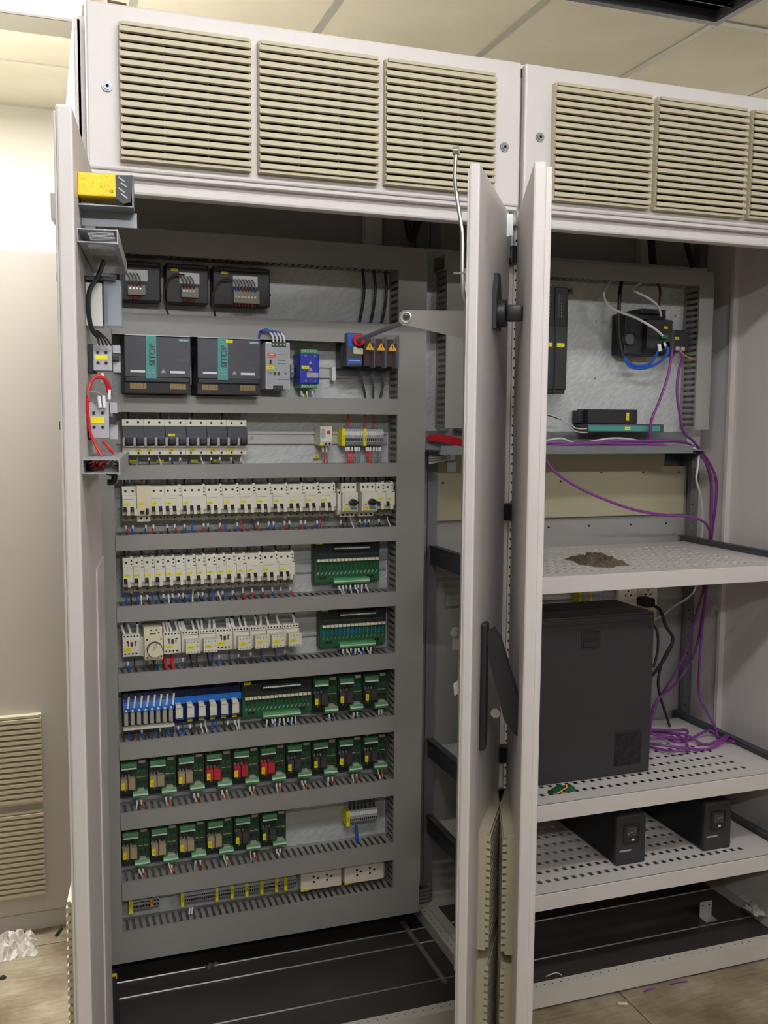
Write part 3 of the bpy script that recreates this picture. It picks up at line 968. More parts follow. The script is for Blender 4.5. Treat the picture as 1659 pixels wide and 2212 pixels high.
# ------------------------------------------------------------------ power supplies, converter, main switch
for q, x in enumerate((0.1005, 0.2815)):
    c = thing('power_supply', ('dark grey power supply with teal stripe nearest the yellow relay door', 'dark grey power supply with teal stripe between its twin and the slim grey supply')[q], 'power supply', (x, PLATE, 1.70), group='dark power supplies')
    obj('body', box(0.0, 0.164, -0.118, -0.010, -0.072, 0.070, 0.002), 'black_plastic', c)
    fr = obj('front', MB().prism([(-0.118, -0.030), (-0.127, -0.030), (-0.130, 0.070), (-0.118, 0.073)], 'x', 0.001, 0.163), 'anthracite', c)
    obj('top_edge', box(0.002, 0.162, -0.129, -0.116, 0.0725, 0.0745), 'steel', c)
    obj('stripe', MB().prism([(-0.1275, -0.034), (-0.1290, -0.034), (-0.1318, 0.0718), (-0.1300, 0.0718)], 'x', 0.052, 0.078), 'teal', c)
    letters('SITOP', 0.021, 'dark_grey', c, (0.0685, -0.1328, 0.026), (R(88), 0, R(0)), 'lettering').rotation_euler = Euler((R(90), R(-90), 0))
    obj('stripe_ribs', MB().box(0.056, 0.064, -0.1296, -0.1278, -0.020, -0.018).box(0.056, 0.064, -0.1296, -0.1278, -0.014, -0.012).box(0.067, 0.075, -0.1296, -0.1278, -0.020, -0.018).box(0.067, 0.075, -0.1296, -0.1278, -0.014, -0.012), 'grey_plastic', c)
    obj('badge', box(0.134, 0.159, -0.1308, -0.1290, 0.0605, 0.0665), 'teal', c)
    letters('SIEMENS', 0.0058, 'white_plastic', c, (0.1465, -0.1309, 0.0635), FRONT)
    obj('rating_plate', box(0.014, 0.050, -0.1284, -0.1270, -0.0195, -0.0140), 'white_plastic', c)
    obj('rating_plate', box(0.112, 0.149, -0.1284, -0.1270, -0.0195, -0.0140), 'white_plastic', c)
    obj('type_mark', box(0.130, 0.158, -0.1290, -0.1280, 0.008, 0.016), 'dark_grey', c)
    obj('warning_triangle', MB().prism([(0.089, -0.0195), (0.101, -0.0195), (0.095, -0.009)], 'y', -0.1286, -0.1272), 'grey_plastic', c)
    obj('lower_bar', box(0.002, 0.162, -0.126, -0.116, -0.043, -0.031, 0.002), 'black_plastic', c)
    for bx_, nb in ((0.013, 5), (0.112, 5)):
        for p in range(nb):
            obj('terminal', K('ps_term', lambda m: m.cyl((0, 0), 'y', 0.0032, -0.003, 0.0, 10).box(-0.0038, 0.0038, -0.0005, 0.004, -0.009, 0.005)), 'brass', c, (bx_ + 0.004 + p * 0.0082, -0.1185, -0.051))
    obj('terminal_guard', box(0.0, 0.164, -0.1245, -0.1235, -0.070, -0.044), 'clear_cover', c)
    if q == 1:
        yellow_tag(c, 0.082, -0.1312, 0.0655, 0.0175, 0.0080)
c = thing('end_bracket', 'small grey end clamp between the two dark power supplies', 'clamp', (0.268, PLATE, 1.70))
obj('body', box(0.0, 0.010, -0.05, -0.008, -0.045, 0.03, 0.001), 'grey_plastic', c)
obj('cap', box(0.001, 0.009, -0.06, -0.05, 0.005, 0.03, 0.001), 'black_plastic', c)

c = thing('power_supply', 'slim light grey power supply with red badge', 'power supply', (0.466, PLATE, 1.7075))
obj('case', MB().box(0.0, 0.066, -0.097, -0.008, -0.062, 0.062, 0.0012), 'white_plastic', c)
obj('front', box(0.0025, 0.0635, -0.0985, -0.0965, -0.0595, 0.0585), 'grey_plastic', c)
obj('upper_terminals', box(0.016, 0.055, -0.1000, -0.080, 0.050, 0.0625), 'pcb_dark', c)
obj('lower_terminals', box(0.020, 0.047, -0.1000, -0.080, -0.0655, -0.052), 'black_plastic', c)
for p in range(4):
    obj('terminal_screw', K('psu_screw', lambda m: m.cyl((0, 0), 'y', 0.0026, -0.0008, 0, 10)), 'grey_plastic', c, (0.0205 + p * 0.010, -0.1, 0.056))
for p in range(3):
    obj('terminal_screw', K('psu_screw', lambda m: m), 'dark_grey', c, (0.0250 + p * 0.0085, -0.1, -0.0585))
bd = obj('badge', box(0.0065, 0.0265, -0.0993, -0.0983, 0.0215, 0.0335), 'red_badge', c)
letters('MW', 0.0080, 'white_plastic', c, (0.0165, -0.0995, 0.0290), FRONT)
letters('MEAN WELL', 0.0033, 'white_plastic', c, (0.0165, -0.0995, 0.0235), FRONT)
obj('adjust_slot', box(0.0105, 0.0155, -0.0993, -0.0983, 0.005, 0.0155), 'black_soft', c)
letters('CE', 0.009, 'dark_grey', c, (0.0125, -0.0990, -0.0205), FRONT)
for p in range(2):
    obj('approval_mark', K('approval_mark', lambda m: m.cyl((0, 0), 'y', 0.0042, -0.0004, 0.0, 14)), 'dark_grey', c, (0.0245 + p * 0.011, -0.0985, -0.0205))
obj('arrow_mark', MB().prism([(0.050, -0.017), (0.057, -0.019), (0.0555, -0.023)], 'y', -0.0990, -0.0983), 'black_soft', c)
for p, (zz, ww) in enumerate(((0.029, 0.026), (0.0135, 0.02), (0.0055, 0.022), (-0.0365, 0.03))):
    obj('print_line', box(0.033, 0.033 + ww, -0.0989, -0.0983, zz, zz + 0.0016), 'dark_grey', c)
yellow_tag(c, 0.0125, -0.0990, -0.0045, 0.0205, 0.0092)

c = thing('signal_converter', 'blue signal converter with green terminal strips on top and bottom', 'converter', (0.563, PLATE, 1.703))
obj('body', box(0.0, 0.054, -0.086, -0.010, -0.041, 0.041, 0.003), 'blue_device', c)
for s_, zz in ((1, 0.0415), (-1, -0.0515)):
    tb = obj('terminal_strip', box(0.004, 0.050, -0.080, -0.012, zz, zz + 0.0105), 'term_green', c)
    for p in range(6):
        obj('terminal_screw', K('conv_screw', lambda m: m.cyl((0, 0), 'y', 0.0024, -0.0008, 0, 8)), 'grey_plastic', tb, (0.0085 + p * 0.0073, -0.080, zz + 0.006))
for sx in (0.016, 0.042):
    for sz in (0.034, -0.033):
        obj('screw', K('conv_head', lambda m: m.cyl((0, 0), 'y', 0.003, -0.0012, 0, 10)), 'steel', c, (sx, -0.0862, sz))
for zz, s_ in ((0.013, 0.0048), (-0.006, 0.0062)):
    obj('triangle_mark', MB().prism([(0.029 - s_, zz), (0.029 + s_, zz), (0.029, zz + 1.6 * s_)], 'y', -0.0866, -0.0858), 'grey_plastic', c)
obj('divider_line', box(0.003, 0.053, -0.0864, -0.0858, 0.0075, 0.0082), 'switch_blue', c)
obj('data_plate', box(0.019, 0.051, -0.0866, -0.0858, -0.0235, -0.0105), 'grey_plastic', c)
yellow_tag(c, 0.0145, -0.0864, 0.0035, 0.0205, 0.0088)
c = thing('end_bracket', 'small grey end clamp left of the blue converter', 'clamp', (0.549, PLATE, 1.700))
obj('body', MB().prism([(-0.008, -0.02), (-0.03, -0.02), (-0.04, -0.008), (-0.034, 0.0), (-0.04, 0.008), (-0.030, 0.018), (-0.008, 0.018)], 'x', 0.0, 0.0095), 'grey_plastic', c)
obj('screw', MB().cyl((0.005, -0.008), 'y', 0.0026, -0.0405, -0.038, 8), 'black_soft', c)

# main disconnect switch under a clear cover
c = thing('main_switch', 'main disconnect switch under a clear cover with three yellow warning triangles', 'switch', (0.676, PLATE, 1.76))
obj('base', box(0.010, 0.162, -0.060, -0.008, -0.055, 0.035, 0.003), 'black_plastic', c)
obj('mechanism', box(0.014, 0.060, -0.100, -0.060, -0.048, 0.042, 0.002), 'dark_grey', c)
obj('blue_label', box(0.0175, 0.045, -0.1018, -0.0998, 0.0045, 0.038), 'switch_blue', c)
obj('blue_label', box(0.0175, 0.057, -0.1018, -0.0998, -0.042, -0.0265), 'switch_blue', c)
obj('print_line', box(0.021, 0.053, -0.1022, -0.1016, -0.0335, -0.032), 'white_plastic', c)
obj('latch', MB().box(0.032, 0.060, -0.1065, -0.100, -0.0155, 0.0015, 0.002).cyl((0.036, 0.0), 'y', 0.005, -0.108, -0.1, 12), 'ivory', c)
obj('red_collar', MB().cyl((0.044, 0.022), 'y', 0.016, -0.118, -0.100, 20).cyl((0.044, 0.022), 'y', 0.009, -0.124, -0.118, 16).mesh('red_collar', True), 'red', c)
for p in range(3):
    px_ = 0.066 + p * 0.033
    obj('contact_shoe', box(px_ + 0.004, px_ + 0.024, -0.085, -0.060, -0.045, 0.030, 0.002), 'wire_brown', c)
    obj('barrier', box(px_ + 0.0285, px_ + 0.031, -0.098, -0.06, -0.05, 0.035), 'clear_grey', c)
    obj('warning_triangle', MB().prism([(px_ + 0.001, -0.003), (px_ + 0.026, -0.003), (px_ + 0.0135, 0.0185)], 'y', -0.1046, -0.1030), 'warn_yellow', c)
    obj('bolt_mark', MB().prism([(px_ + 0.0120, 0.009), (px_ + 0.0150, 0.0125), (px_ + 0.0148, 0.007), (px_ + 0.0162, 0.0068), (px_ + 0.0130, -0.0005), (px_ + 0.0134, 0.0048), (px_ + 0.0116, 0.005)], 'y', -0.1050, -0.1045), 'black_soft', c)
    obj('terminal_post', box(px_ + 0.010, px_ + 0.017, -0.03, -0.012, 0.035, 0.068), 'brass', c)
    obj('terminal_post', box(px_ + 0.010, px_ + 0.017, -0.03, -0.012, -0.080, -0.055), 'grey_plastic', c)
obj('clear_cover', MB().box(0.062, 0.166, -0.1030, -0.1015, -0.048, 0.040).box(0.062, 0.0635, -0.1015, -0.06, -0.048, 0.040).box(0.1645, 0.166, -0.1015, -0.06, -0.048, 0.040), 'clear_cover', c)
obj('top_shroud', MB().box(0.004, 0.150, -0.042, -0.0405, 0.036, 0.080).box(0.004, 0.0055, -0.0405, -0.01, 0.036, 0.08).box(0.1485, 0.150, -0.0405, -0.01, 0.036, 0.08), 'clear_smoke', c)
obj('bottom_shroud', MB().box(0.012, 0.160, -0.044, -0.0425, -0.095, -0.055).box(0.012, 0.0135, -0.0425, -0.01, -0.095, -0.055), 'clear_smoke', c)
obj('end_lug', box(-0.006, 0.004, -0.03, -0.008, -0.085, -0.048), 'white_plastic', c)
# operating shaft from the switch, and the sheet arm on the door that carries its far end
obj('operating_shaft', MB().tube([(0.040, -0.118, 0.022), (0.0335, -0.555, 0.0385)], 0.0058, 6, False), 'galv_bracket', c)
obj('shaft_pin', MB().tube([(0.034, -0.556, 0.056), (0.028, -0.556, 0.022)], 0.0018, 6, False), 'steel', c)
obj('shaft_arm', MB().pplate([0, 1, 2, 3], [0, 1, 2, 3], lambda i, j: not (i == 1 and j == 1), 0.213, 0.216,
                             lambda u, v, w_: (w_, [-0.221, -0.212, -0.197, -0.025][int(u)], [[1.789, 1.7925, 1.8045, 1.809], [1.781, 1.7925, 1.8045, 1.8145], [1.7795, 1.7925, 1.8045, 1.8145], [1.737, 1.7605, 1.786, 1.8095]][int(u)][int(v)])), 'duct_grey', D2)
obj('arm_ring', MB().tube([(0.217, -0.2045 + 0.0115 * math.cos(R(k_ * 30)), 1.7985 + 0.0115 * math.sin(R(k_ * 30))) for k_ in range(13)], 0.0022, 6, False), 'rail_metal', D2)
obj('arm_foot', box(0.195, 0.235, -0.03, -0.025, 1.73, 1.815), 'duct_grey', D2)

# ------------------------------------------------------------------ fittings on the inside of the first door


def on_d1(name, label, cat, lx, lz, group=None):
    p = on_door(D1, lx, 0.0, lz)
    return thing(name, label, cat, p, (0, 0, A1), group)


# local: +x towards the room, +y away from the door skin
c = on_d1('safety_relay', 'yellow safety relay with black terminal end, on the open door', 'relay', 0.0, 1.955)
obj('body', box(0.36, 0.42, 0.0005, 0.0615, -0.018, 0.0195, 0.001), 'relay_yellow', c)
obj('print_panel', box(0.4200, 0.4206, 0.002, 0.0600, -0.0165, 0.0180), 'yellow_print', c)
obj('black_end', MB().prism([(0.0615, -0.020), (0.074, -0.028), (0.086, -0.024), (0.090, 0.020), (0.0615, 0.0185)], 'x', 0.362, 0.418), 'black_plastic', c)
for q in range(4):
    obj('wrap_glint', K('wrap_glint', lambda m: m.box(0, 0.0012, -0.006, 0.006, -0.0012, 0.0012)), 'grey_plastic', c, (0.4182, 0.071 + 0.004 * (q % 2), 0.012 - q * 0.009), (R(-35), 0, 0))
letters('CE', 0.006, 'black_soft', c, (0.4209, 0.0545, -0.009), (R(90), 0, R(90)))

c = on_d1('relay_bracket', 'zinc mounting bracket under the yellow safety relay', 'bracket', 0.0, 1.918)
obj('shelf_leaf', box(0.30, 0.41, 0.0005, 0.090, 0.0055, 0.0075), 'galv_bracket', c)
obj('front_leaf', box(0.36, 0.362, 0.0005, 0.094, -0.020, 0.0055), 'galv_bracket', c)
obj('end_leaf', box(0.36, 0.41, 0.088, 0.090, 0.0075, 0.055), 'galv_bracket', c)

c = on_d1('terminal_plate', 'small white plate with a yellow earth wire below the zinc bracket', 'plate', 0.0, 1.888)
obj('plate', box(0.28, 0.283, 0.0005, 0.038, -0.018, 0.016), 'white_plastic', c)
obj('earth_wire', MB().tube([(0.29, 0.014, 0.018), (0.292, 0.017, 0.0), (0.29, 0.019, -0.02)], 0.0022).mesh('earth_wire', True), 'wire_yellow', c)
obj('stud', MB().box(0.284, 0.31, 0.0005, 0.008, -0.008, 0.006), 'black_soft', c)


def door_duct(label, lx0, lx1, lz, w_, h):
    c_ = on_d1('cable_duct', label, 'cable duct', 0.0, lz, 'cable ducts on the open door')
    n = int((lx1 - lx0 - 0.02) / 0.0125)
    us = [lx0]
    for q in range(n):
        us += [lx0 + 0.012 + q * 0.0125, lx0 + 0.012 + q * 0.0125 + 0.006]
    us.append(lx1)
    vs_ = [0.001, 0.014, w_ - 0.006, w_]
    wall = MB().pplate(us, vs_, lambda i, j: not (i % 2 == 1 and j == 1), 0.0, 0.0018, lambda u, v, ww: (u, v, ww)).mesh('door_duct_wall')
    obj('slotted_wall', wall, 'grey_plastic', c_, (0, 0, -h / 2))
    obj('slotted_wall', wall, 'grey_plastic', c_, (0, 0, h / 2 - 0.0018))
    obj('base', box(lx0, lx1, 0.0005, 0.002, -h / 2, h / 2), 'grey_plastic', c_)
    obj('cover', box(lx0, lx1, w_, w_ + 0.002, -h / 2 - 0.001, h / 2 + 0.001), 'grey_plastic', c_)
    return c_


door_duct('empty looking slotted duct with an open end, below the yellow relay on the open door', 0.10, 0.452, 1.866, 0.0635, 0.0225)
door_duct('slotted duct stuffed with red and black wires, low on the open door', 0.10, 0.452, 1.484, 0.0600, 0.0250)
dz = 1.484
for q in range(14):
    ly, lz = 0.008 + 0.045 * random.random(), dz - 0.008 + 0.016 * random.random()
    col = ['wire_red', 'wire_black', 'wire_red', 'wire_grey'][q % 4]
    p = [on_door(D1, 0.16 + 0.05 * k_, ly + random.uniform(-0.006, 0.006), lz + random.uniform(-0.003, 0.003)) for k_ in range(6)]
    tube_obj('wire', p, 0.0022, col, '%s wire packed inside the lower door duct' % {'wire_red': 'red', 'wire_black': 'black', 'wire_grey': 'grey'}[col], 'wire', 'wires in the lower door duct', n=6)

# white box with clear cover, its cable
c = on_d1('panel_meter', 'white box with a clear cover, mounted on the open door', 'instrument', 0.0, 1.770)
obj('back_box', box(0.26, 0.315, 0.0008, 0.0295, -0.039, 0.038, 0.001), 'white_plastic', c)
obj('inner_block', box(0.27, 0.31, 0.0295, 0.037, -0.030, 0.026, 0.001), 'black_plastic', c)
obj('clear_cover', MB().box(0.262, 0.313, 0.0320, 0.0625, -0.038, 0.044, 0.002), 'clear_grey', c)
obj('mounting_clip', box(0.255, 0.320, 0.0005, 0.054, 0.041, 0.049, 0.001), 'black_plastic', c)
P1 = lambda lx, ly, lz: tuple(on_door(D1, lx, max(0.003, ly - 0.02 * (1 - lx / 0.489)), lz))
tube_obj('cable', [P1(0.33, 0.042, 1.845), P1(0.335, 0.03, 1.815), P1(0.34, 0.016, 1.79), P1(0.34, 0.0135, 1.755), P1(0.33, 0.018, 1.725), P1(0.32, 0.028, 1.712)], 0.0042, 'wire_black', 'thick black cable curving beside the clear covered box on the door', 'cable')
for q in range(4):
    tube_obj('wire', [P1(0.325, 0.022 + 0.002 * q, 1.722), P1(0.318, 0.028 + 0.005 * q, 1.708), P1(0.31, 0.030 + 0.007 * q, 1.697)], 0.0016, 'wire_black', 'thin black wire fanning out above the upper door contact block', 'wire', 'wires above the upper door contact block', n=6)

for q, (lx, y0_, y1_, z0_, z1_, l) in enumerate(((0.30, 0.0110, 0.0440, 1.652, 1.699, 'upper'), (0.33, 0.0035, 0.0385, 1.530, 1.594, 'lower'))):
    c = on_d1('contact_block', '%s grey contact block with a yellow tag on the open door' % l, 'contact block', 0.0, z0_, 'contact blocks on the open door')
    hh = z1_ - z0_
    obj('holder', box(lx - 0.06, lx - 0.012, 0.0005, y0_ + 0.002, -0.004, hh + 0.002, 0.001), 'black_plastic', c)
    b_ = obj('block', box(lx - 0.05, lx, y0_, y1_, 0, hh, 0.001), 'grey_plastic', c)
    for dy in (0.25, 0.68):
        for dz_ in (0.30, 0.70):
            obj('screw', K('cb_screw', lambda m: m.cyl((0, 0), 'x', 0.0030, 0, 0.0008, 10)), 'black_soft', b_, (lx, y0_ + (y1_ - y0_) * dy, hh * dz_))
    obj('tag', box(lx, lx + 0.0008, y0_ + 0.003, y1_ - 0.008, hh * 0.42, hh * 0.60), 'tag_yellow', b_)
    obj('actuator', box(lx - 0.04, lx - 0.004, y1_, y1_ + 0.010, hh * 0.40, hh * 0.62, 0.001), 'black_plastic', c)
    obj('side_clip', box(lx - 0.045, lx - 0.012, y1_ + 0.001, y1_ + 0.014, -0.002, hh * 0.36), 'grey_plastic', c)
    obj('side_clip', box(lx - 0.045, lx - 0.012, y1_ + 0.001, y1_ + 0.014, hh * 0.7, hh * 1.0), 'grey_plastic', c)
rw = [[(0.31, 0.044, 1.612), (0.32, 0.040, 1.632), (0.325, 0.028, 1.642), (0.33, 0.014, 1.628), (0.34, 0.006, 1.60), (0.34, 0.005, 1.57), (0.335, 0.012, 1.54), (0.335, 0.022, 1.515), (0.34, 0.032, 1.497)],
      [(0.31, 0.048, 1.607), (0.315, 0.047, 1.622), (0.322, 0.038, 1.638), (0.326, 0.024, 1.638)],
      [(0.33, 0.034, 1.524), (0.335, 0.042, 1.515), (0.335, 0.052, 1.502)]]
for q, pts in enumerate(rw):
    tube_obj('wire', [P1(*p) for p in pts], 0.0028, 'wire_red', ['long red wire looping past both door contact blocks', 'short red wire arching over the lower door contact block', 'short red wire running from the lower contact block into the door duct'][q], 'wire')
for q in range(3):
    tube_obj('wire', [P1(0.334, 0.022 + q * 0.006, 1.594), P1(0.338, 0.020 + q * 0.006, 1.607), P1(0.34, 0.008 + q * 0.004, 1.612), P1(0.338, -0.0 + 0.003, 1.60)], 0.0018, 'wire_grey', 'grey wire bent over the lower door contact block', 'wire', 'grey wires at the lower door contact block', n=6)
for q in range(2):
    o = tube_obj('wire_sleeve', [P1(0.336, 0.030 + q * 0.008, 1.585), P1(0.336, 0.028 + q * 0.008, 1.606)], 0.0032, 'white_sleeve', 'white marker sleeve above the lower door contact block', 'wire sleeve', 'white sleeves on the door wires')
for q in range(2):
    tube_obj('wire_sleeve', [P1(0.316, 0.0345 + 0.012 * q, 1.647 - 0.03 * q), P1(0.317, 0.0335 + 0.012 * q, 1.630 - 0.03 * q)], 0.0028, 'white_sleeve', 'white marker sleeve between the two door contact blocks', 'wire sleeve', 'white sleeves on the door wires')
tube_obj('cable', [P1(0.335, 0.040, 1.468), P1(0.338, 0.052, 1.464), P1(0.338, 0.050, 1.451), P1(0.338, 0.040, 1.450)], 0.0055, 'wire_black', 'black cable loop hanging under the lower door duct', 'cable')

# ------------------------------------------------------------------ top row: three transformer modules
for q, (x0_, x1_) in enumerate(((0.094, 0.200), (0.213, 0.323), (0.335, 0.487))):
    c = thing('transformer_module', ['black current module with eight red tipped wires, half hidden by the door duct', 'black current module between its two neighbours in the top row', 'widest black current module with blue and red tipped wires'][q], 'module', (x0_, PLATE, 1.865), group='black modules in the top row')
    ww = x1_ - x0_
    obj('body', box(0.0, ww, -0.060, -0.004, 0.0, 0.100, 0.003), 'black_plastic', c)
    obj('top_rail', box(0.004, ww - 0.004, -0.066, -0.060, 0.090, 0.096), 'dark_grey', c)
    lw = (0.055, 0.052, 0.066)[q]
    lx = (0.018, 0.034, 0.052)[q]
    obj('paper_label', box(lx, lx + lw, -0.0625, -0.0600, 0.050, 0.078), 'white_sleeve', c)
    nt_ = (4, 4, 7)[q]
    sx = lx + (0.010 if q < 2 else 0.006)
    obj('terminal_block', box(sx - 0.006, sx + nt_ * 0.0085 + 0.004, -0.072, -0.058, 0.014 if q < 2 else 0.006, 0.040, 0.001), 'breaker_grey', c)
    for p in range(nt_):
        xx = sx + p * 0.0085
        obj('clamp', K('tm_clamp', lambda m: m.cyl((0, 0), 'y', 0.0026, -0.001, 0, 8)), 'steel', c, (xx, -0.0722, 0.030 if q < 2 else 0.022))
        obj('lead', MB().tube([(xx, -0.074, 0.040), (xx - 0.002, -0.078, 0.055), (xx - 0.008, -0.068, 0.068)], 0.0018, 6).mesh('lead', True), 'wire_grey', c)
        obj('red_boot', K('tm_boot', lambda m: m.cyl((0, 0), 'z', 0.0026, 0, 0.009, 8)), 'boot_red' if (q < 2 or p in (2, 3, 4)) else 'wire_blue', c, (xx, -0.074, 0.036))
        obj('red_boot', K('tm_boot', lambda m: m), 'boot_red', c, (xx, -0.070, 0.002 if q < 2 else -0.004))
    if q:
        yellow_tag(c, (0.0, 0.022, 0.030)[q], -0.0605, 0.084, 0.017, 0.0065)
for q, (xa, za, mt_) in enumerate(((0.213, 1.935, 'wire_brown'), (0.337, 1.93, 'wire_brown'))):
    tube_obj('wire', [(xa + 0.045, 0.408, za), (xa + 0.015, 0.405, za - 0.004), (xa - 0.006, 0.41, za - 0.04), (xa - 0.004, 0.415, za - 0.075), (xa + 0.008, 0.425, za - 0.11)], 0.0025, mt_, ['brown wire hanging in front of the second black module', 'brown wire hanging in front of the widest black module'][q], 'wire')

# ------------------------------------------------------------------ second row, right end
c = thing('surge_indicator', 'small white module with a round red window on the bare rail', 'module', (0.626, PLATE, 1.521))
obj('body', MB().prism([(-0.008, -0.027), (-0.060, -0.027), (-0.066, -0.015), (-0.066, 0.024), (-0.060, 0.027), (-0.008, 0.027)], 'x', 0.0, 0.034), 'breaker_white', c)
obj('red_window', MB().cyl((0.023, 0.010), 'y', 0.0052, -0.0675, -0.0655, 18), 'red', c)
obj('side_recess', box(0.003, 0.014, -0.0668, -0.0655, -0.006, 0.02), 'grey_plastic', c)
for p in range(2):
    obj('terminal_screw', K('mcb_screw', lambda m: m), 'black_soft', c, (0.016 + p * 0.011, -0.0632, -0.0215))
yellow_tag(c, 0.003, -0.0640, -0.024, 0.008, 0.006)
o = tag(obj('tag', box(0.622, 0.638, PLATE - 0.012, PLATE - 0.010, 1.457, 1.4665), 'tag_yellow'), 'loose yellow tag hanging below the module with the red window', 'tag')


def terminal_strip(label, x, z, n, pitch, tags, h=0.046, depth=0.046, dark=False, group=None):
    c_ = thing('terminal_strip', label, 'terminal strip', (x, PLATE, z), group=group)
    for q in range(n):
        obj('terminal', K('term_%.4f_%.3f' % (pitch, h), lambda m: m.prism([(-0.008, -h / 2), (-depth + 0.010, -h / 2), (-depth, -h * 0.28), (-depth, h * 0.12), (-depth + 0.006, h / 2), (-0.008, h / 2)], 'x', 0.0003, pitch - 0.0003)), 'grey_plastic', c_, (q * pitch, 0, 0))
        if not dark:
            obj('marker', K('term_mk_%.4f' % pitch, lambda m: m.box(0.0006, pitch - 0.0006, -depth - 0.001, -depth + 0.005, h * 0.14, h * 0.36)), 'white_sleeve', c_, (q * pitch, 0, 0))
            obj('entry', K('term_en_%.4f' % pitch, lambda m: m.box(0.0012, pitch - 0.0012, -depth - 0.0006, -depth + 0.002, -h * 0.22, -h * 0.06)), 'black_soft', c_, (q * pitch, 0, 0))
        else:
            obj('entry', K('term_end_%.4f' % pitch, lambda m: m.box(0.0010, pitch - 0.0010, -depth - 0.0006, -depth + 0.002, h * 0.02, h * 0.10).box(0.0010, pitch - 0.0010, -depth - 0.0006, -depth + 0.002, -h * 0.24, -h * 0.10)), 'black_soft', c_, (q * pitch, 0, 0))
    for tx, tw in tags:
        obj('yellow_marker', K('term_tag_%.4f_%.3f' % (tw, h), lambda m: m.box(0, tw, -depth - 0.003, -0.010, -h / 2 - 0.001, h / 2 + 0.001)), 'tag_yellow', c_, (tx, 0, 0))
    return c_


terminal_strip('grey terminal strip with two tall yellow markers at the vertical duct', 0.7035, 1.517, 20, 0.00575, ((-0.0095, 0.009), (0.0535, 0.009)))
terminal_strip('grey terminal strip with one yellow marker on the mostly empty rail', 0.7225, 0.407, 14, 0.0061, ((-0.011, 0.0105),), h=0.043)
terminal_strip('short terminal strip with a yellow marker and orange tips at the bottom corner', 0.1045, 0.247, 9, 0.0078, ((-0.0115, 0.010),), h=0.048, dark=True)
c = terminal_strip('long dark terminal strip with seven yellow markers beside the power sockets', 0.2425, 0.243, 54, 0.0059, tuple((x - 0.2425, 0.0085) for x in (0.2330, 0.3280, 0.3710, 0.4130, 0.4560, 0.4990, 0.5260)), h=0.046, dark=True)
for p in range(4):
    o = tag(obj('wire_tip', box(0.150, 0.156, 0.432, 0.440, 0.236 + p * 0.0065, 0.241 + p * 0.0065), 'orange'), 'orange connector tip on the short bottom terminal strip', 'connector', 'orange tips on the bottom terminal strip')

# power sockets
for q, x in enumerate((0.574, 0.7055)):
    c = thing('power_socket', ['cream double power socket next to the long terminal strip', 'cream double power socket in the lower corner by the vertical duct'][q], 'socket', (x, PLATE, 0.244), group='double power sockets')
    obj('box', box(0.0, 0.122, -0.045, -0.001, -0.033, 0.033, 0.003), 'socket_white', c)
    fp = obj('face_plate', box(0.0, 0.122, -0.052, -0.045, -0.034, 0.034, 0.002), 'socket_white', c)
    obj('insert', box(0.032, 0.092, -0.0530, -0.052, -0.021, 0.020), 'socket_white', c)
    for gx in (0.042, 0.082):
        for dx, dz_ in ((-0.0045, 0.006), (0.009, 0.000), (-0.004, -0.010)):
            obj('pin_hole', K('pin_hole', lambda m: m.box(-0.003, 0.003, -0.0005, 0.0, -0.0028, 0.0028)), 'hole_black', c, (gx + dx, -0.0531, dz_))
    yellow_tag(c, 0.010, -0.0525, -0.0315, 0.020, 0.006)

# ------------------------------------------------------------------ fifth row: contactors and timer
G5 = 'contactors in the row with the round timer'


